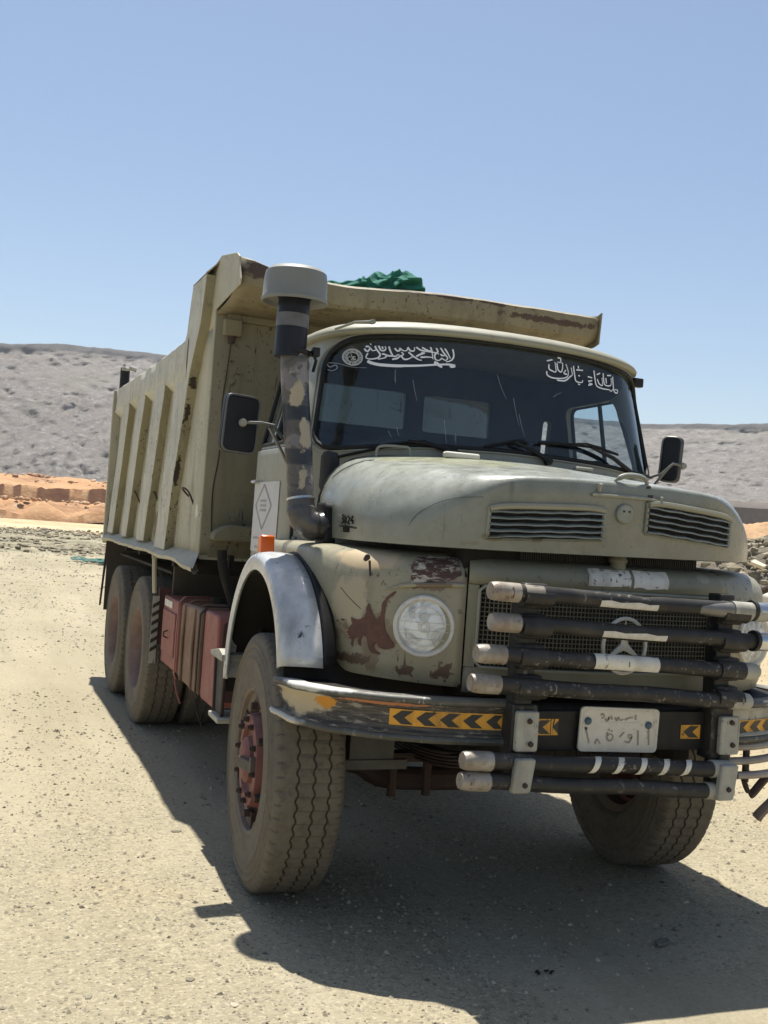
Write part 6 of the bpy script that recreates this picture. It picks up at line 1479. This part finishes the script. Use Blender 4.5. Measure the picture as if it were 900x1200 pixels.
# hanging hose, brackets, dark panels behind the wheels
mb = MB(); mb.tube(catmull([(-1.06, 1.70, 1.40), (-1.05, 1.69, 1.30), (-1.0, 1.68, 1.15), (-.94, 1.66, 1.0), (-.85, 1.6, .9)], 6), .030, 10); part(mb, 'air_hose', M['dark'])
mb = MB(); mb.box(-1.0, -.97, 1.75, 1.80, 1.25, 1.37); bp(mb, 'hanging_bracket', M['dark'])
mb = MB(); mb.box(-1.1, -.4, 2.98, 3.02, 1.02, 1.34); part(mb, 'splash_panel', simple('dusty_dark_panel', (.07, .06, .045, 1), .85, 0, .3, 5))
mb = MB(); mb.box(-1.205, -.5, 5.98, 6.0, .62, 1.30); part(mb, 'mudflap', simple('mudflap_rubber', (.06, .05, .04, 1), .85, 0, .3, 5))
mb = MB(); mb.prism([(-1.215, 1.33), (-1.19, 1.33), (-1.23, .66), (-1.245, .66)], 'y', 6.0, 6.03); part(mb, 'mudflap_edge', M['rustdark'])
mb = MB(); mb.tube([(-1.225, 3.12, 1.31), (-1.215, 3.12, 1.16), (-1.20, 3.14, 1.02)], .017, 8); mb.box(-1.24, -1.20, 3.10, 3.14, 1.27, 1.33); part(mb, 'guard_stay', M['body'])
mb = MB(); mb.box(-1.1, -.62, 3.08, 5.9, 1.16, 1.18); part(mb, 'wheel_guard', M['dark'])
# black stub mast at the rear corner
mb = MB(); mb.tube([(-1.15, 6.10, 2.66), (-1.15, 6.10, 2.97)], .046, 16); ms = bp(mb, 'mast_stub', M['black'])
mb = MB(); mb.tube([(-1.19, 6.05, 2.955), (-1.11, 6.05, 2.955)], .016, 8); mb.tube([(-1.12, 6.05, 2.975), (-1.05, 6.04, 2.955)], .022, 8); mb.tube([(-1.18, 6.05, 2.985), (-1.16, 6.05, 3.0)], .014, 8); part(mb, 'mast_wire', M['pale'], ms)

# ---------------------------------------------------------------- tarpaulin bundle on the canopy
def tarpmesh():
    P = []; NA_, NB = 300, 150
    for i in range(NA_ + 1):
        q = i / NA_; x = lerp(-.545, .055, q)
        env = .22 + .78 * sstep(.05, .62, q); env *= sqrt(max(0, 1 - (max(0, q - .86) / .14) ** 2)) * .92 + .08
        hgt = .068 * env * (1 + .15 * fbm(q * 3.2, 1, 9.)) + .010; hgt = max(hgt, .02); row = []
        if q == 0 or q == 1: hgt *= .35
        for j in range(NB):
            a = 2 * pi * j / NB; cc, ss = cos(a), sin(a)
            ph_ = a * 2 + q * 13 + 2.4 * fbm(q * 3, cc * .5, 3. + ss * .5, 1., 2); fold = .019 * (1 - 2 * abs(sin(ph_)) ** 1.5) + .008 * (1 - 2 * abs(sin(a * 3 - q * 21 + 1.6 * fbm(q * 5, cc * .7, 7. + ss * .7, 1., 2)))) + .004 * fbm(q * 14, cc * 1.5, 2. + ss * 1.5, 1., 2)
            fold *= env
            row.append((x + .03 * fbm(cc * .6, q * 5, 8. + ss * .6), 1.60 + cc * (.13 * env + fold), 3.022 + hgt + ss * (hgt + fold) + .018 * sin(q * 9 + .5) * env))
        row.append(row[0]); P.append(row)
    mb = MB(); mb.grid(P); mb.f.append(list(range(NB))); mb.mi.append(0); mb.f.append([NA_ * (NB + 1) + j for j in range(NB)]); mb.mi.append(0)
    return mb
o = tarpmesh().build('tarpaulin', M['tarp'], smooth=75)
tag(o, 'crumpled green tarpaulin bundle lying on top of the truck canopy', 'tarpaulin')
# rope round the bundle
hz = N('thin_dusty_air'); hz.t.nodes.remove(hz.b)
pv = hz.t.nodes.new('ShaderNodeVolumePrincipled'); pv.inputs['Color'].default_value = (.88, .93, .96, 1); pv.inputs['Density'].default_value = .00022; pv.inputs['Anisotropy'].default_value = .2
hz.t.links.new(pv.outputs[0], hz.out.inputs['Volume'])
mb = MB(); mb.box(-1700, 1900, -1700, 1900, -2, 110); hzo = mb.build('haze', hz.m, smooth=0); stuff(hzo)
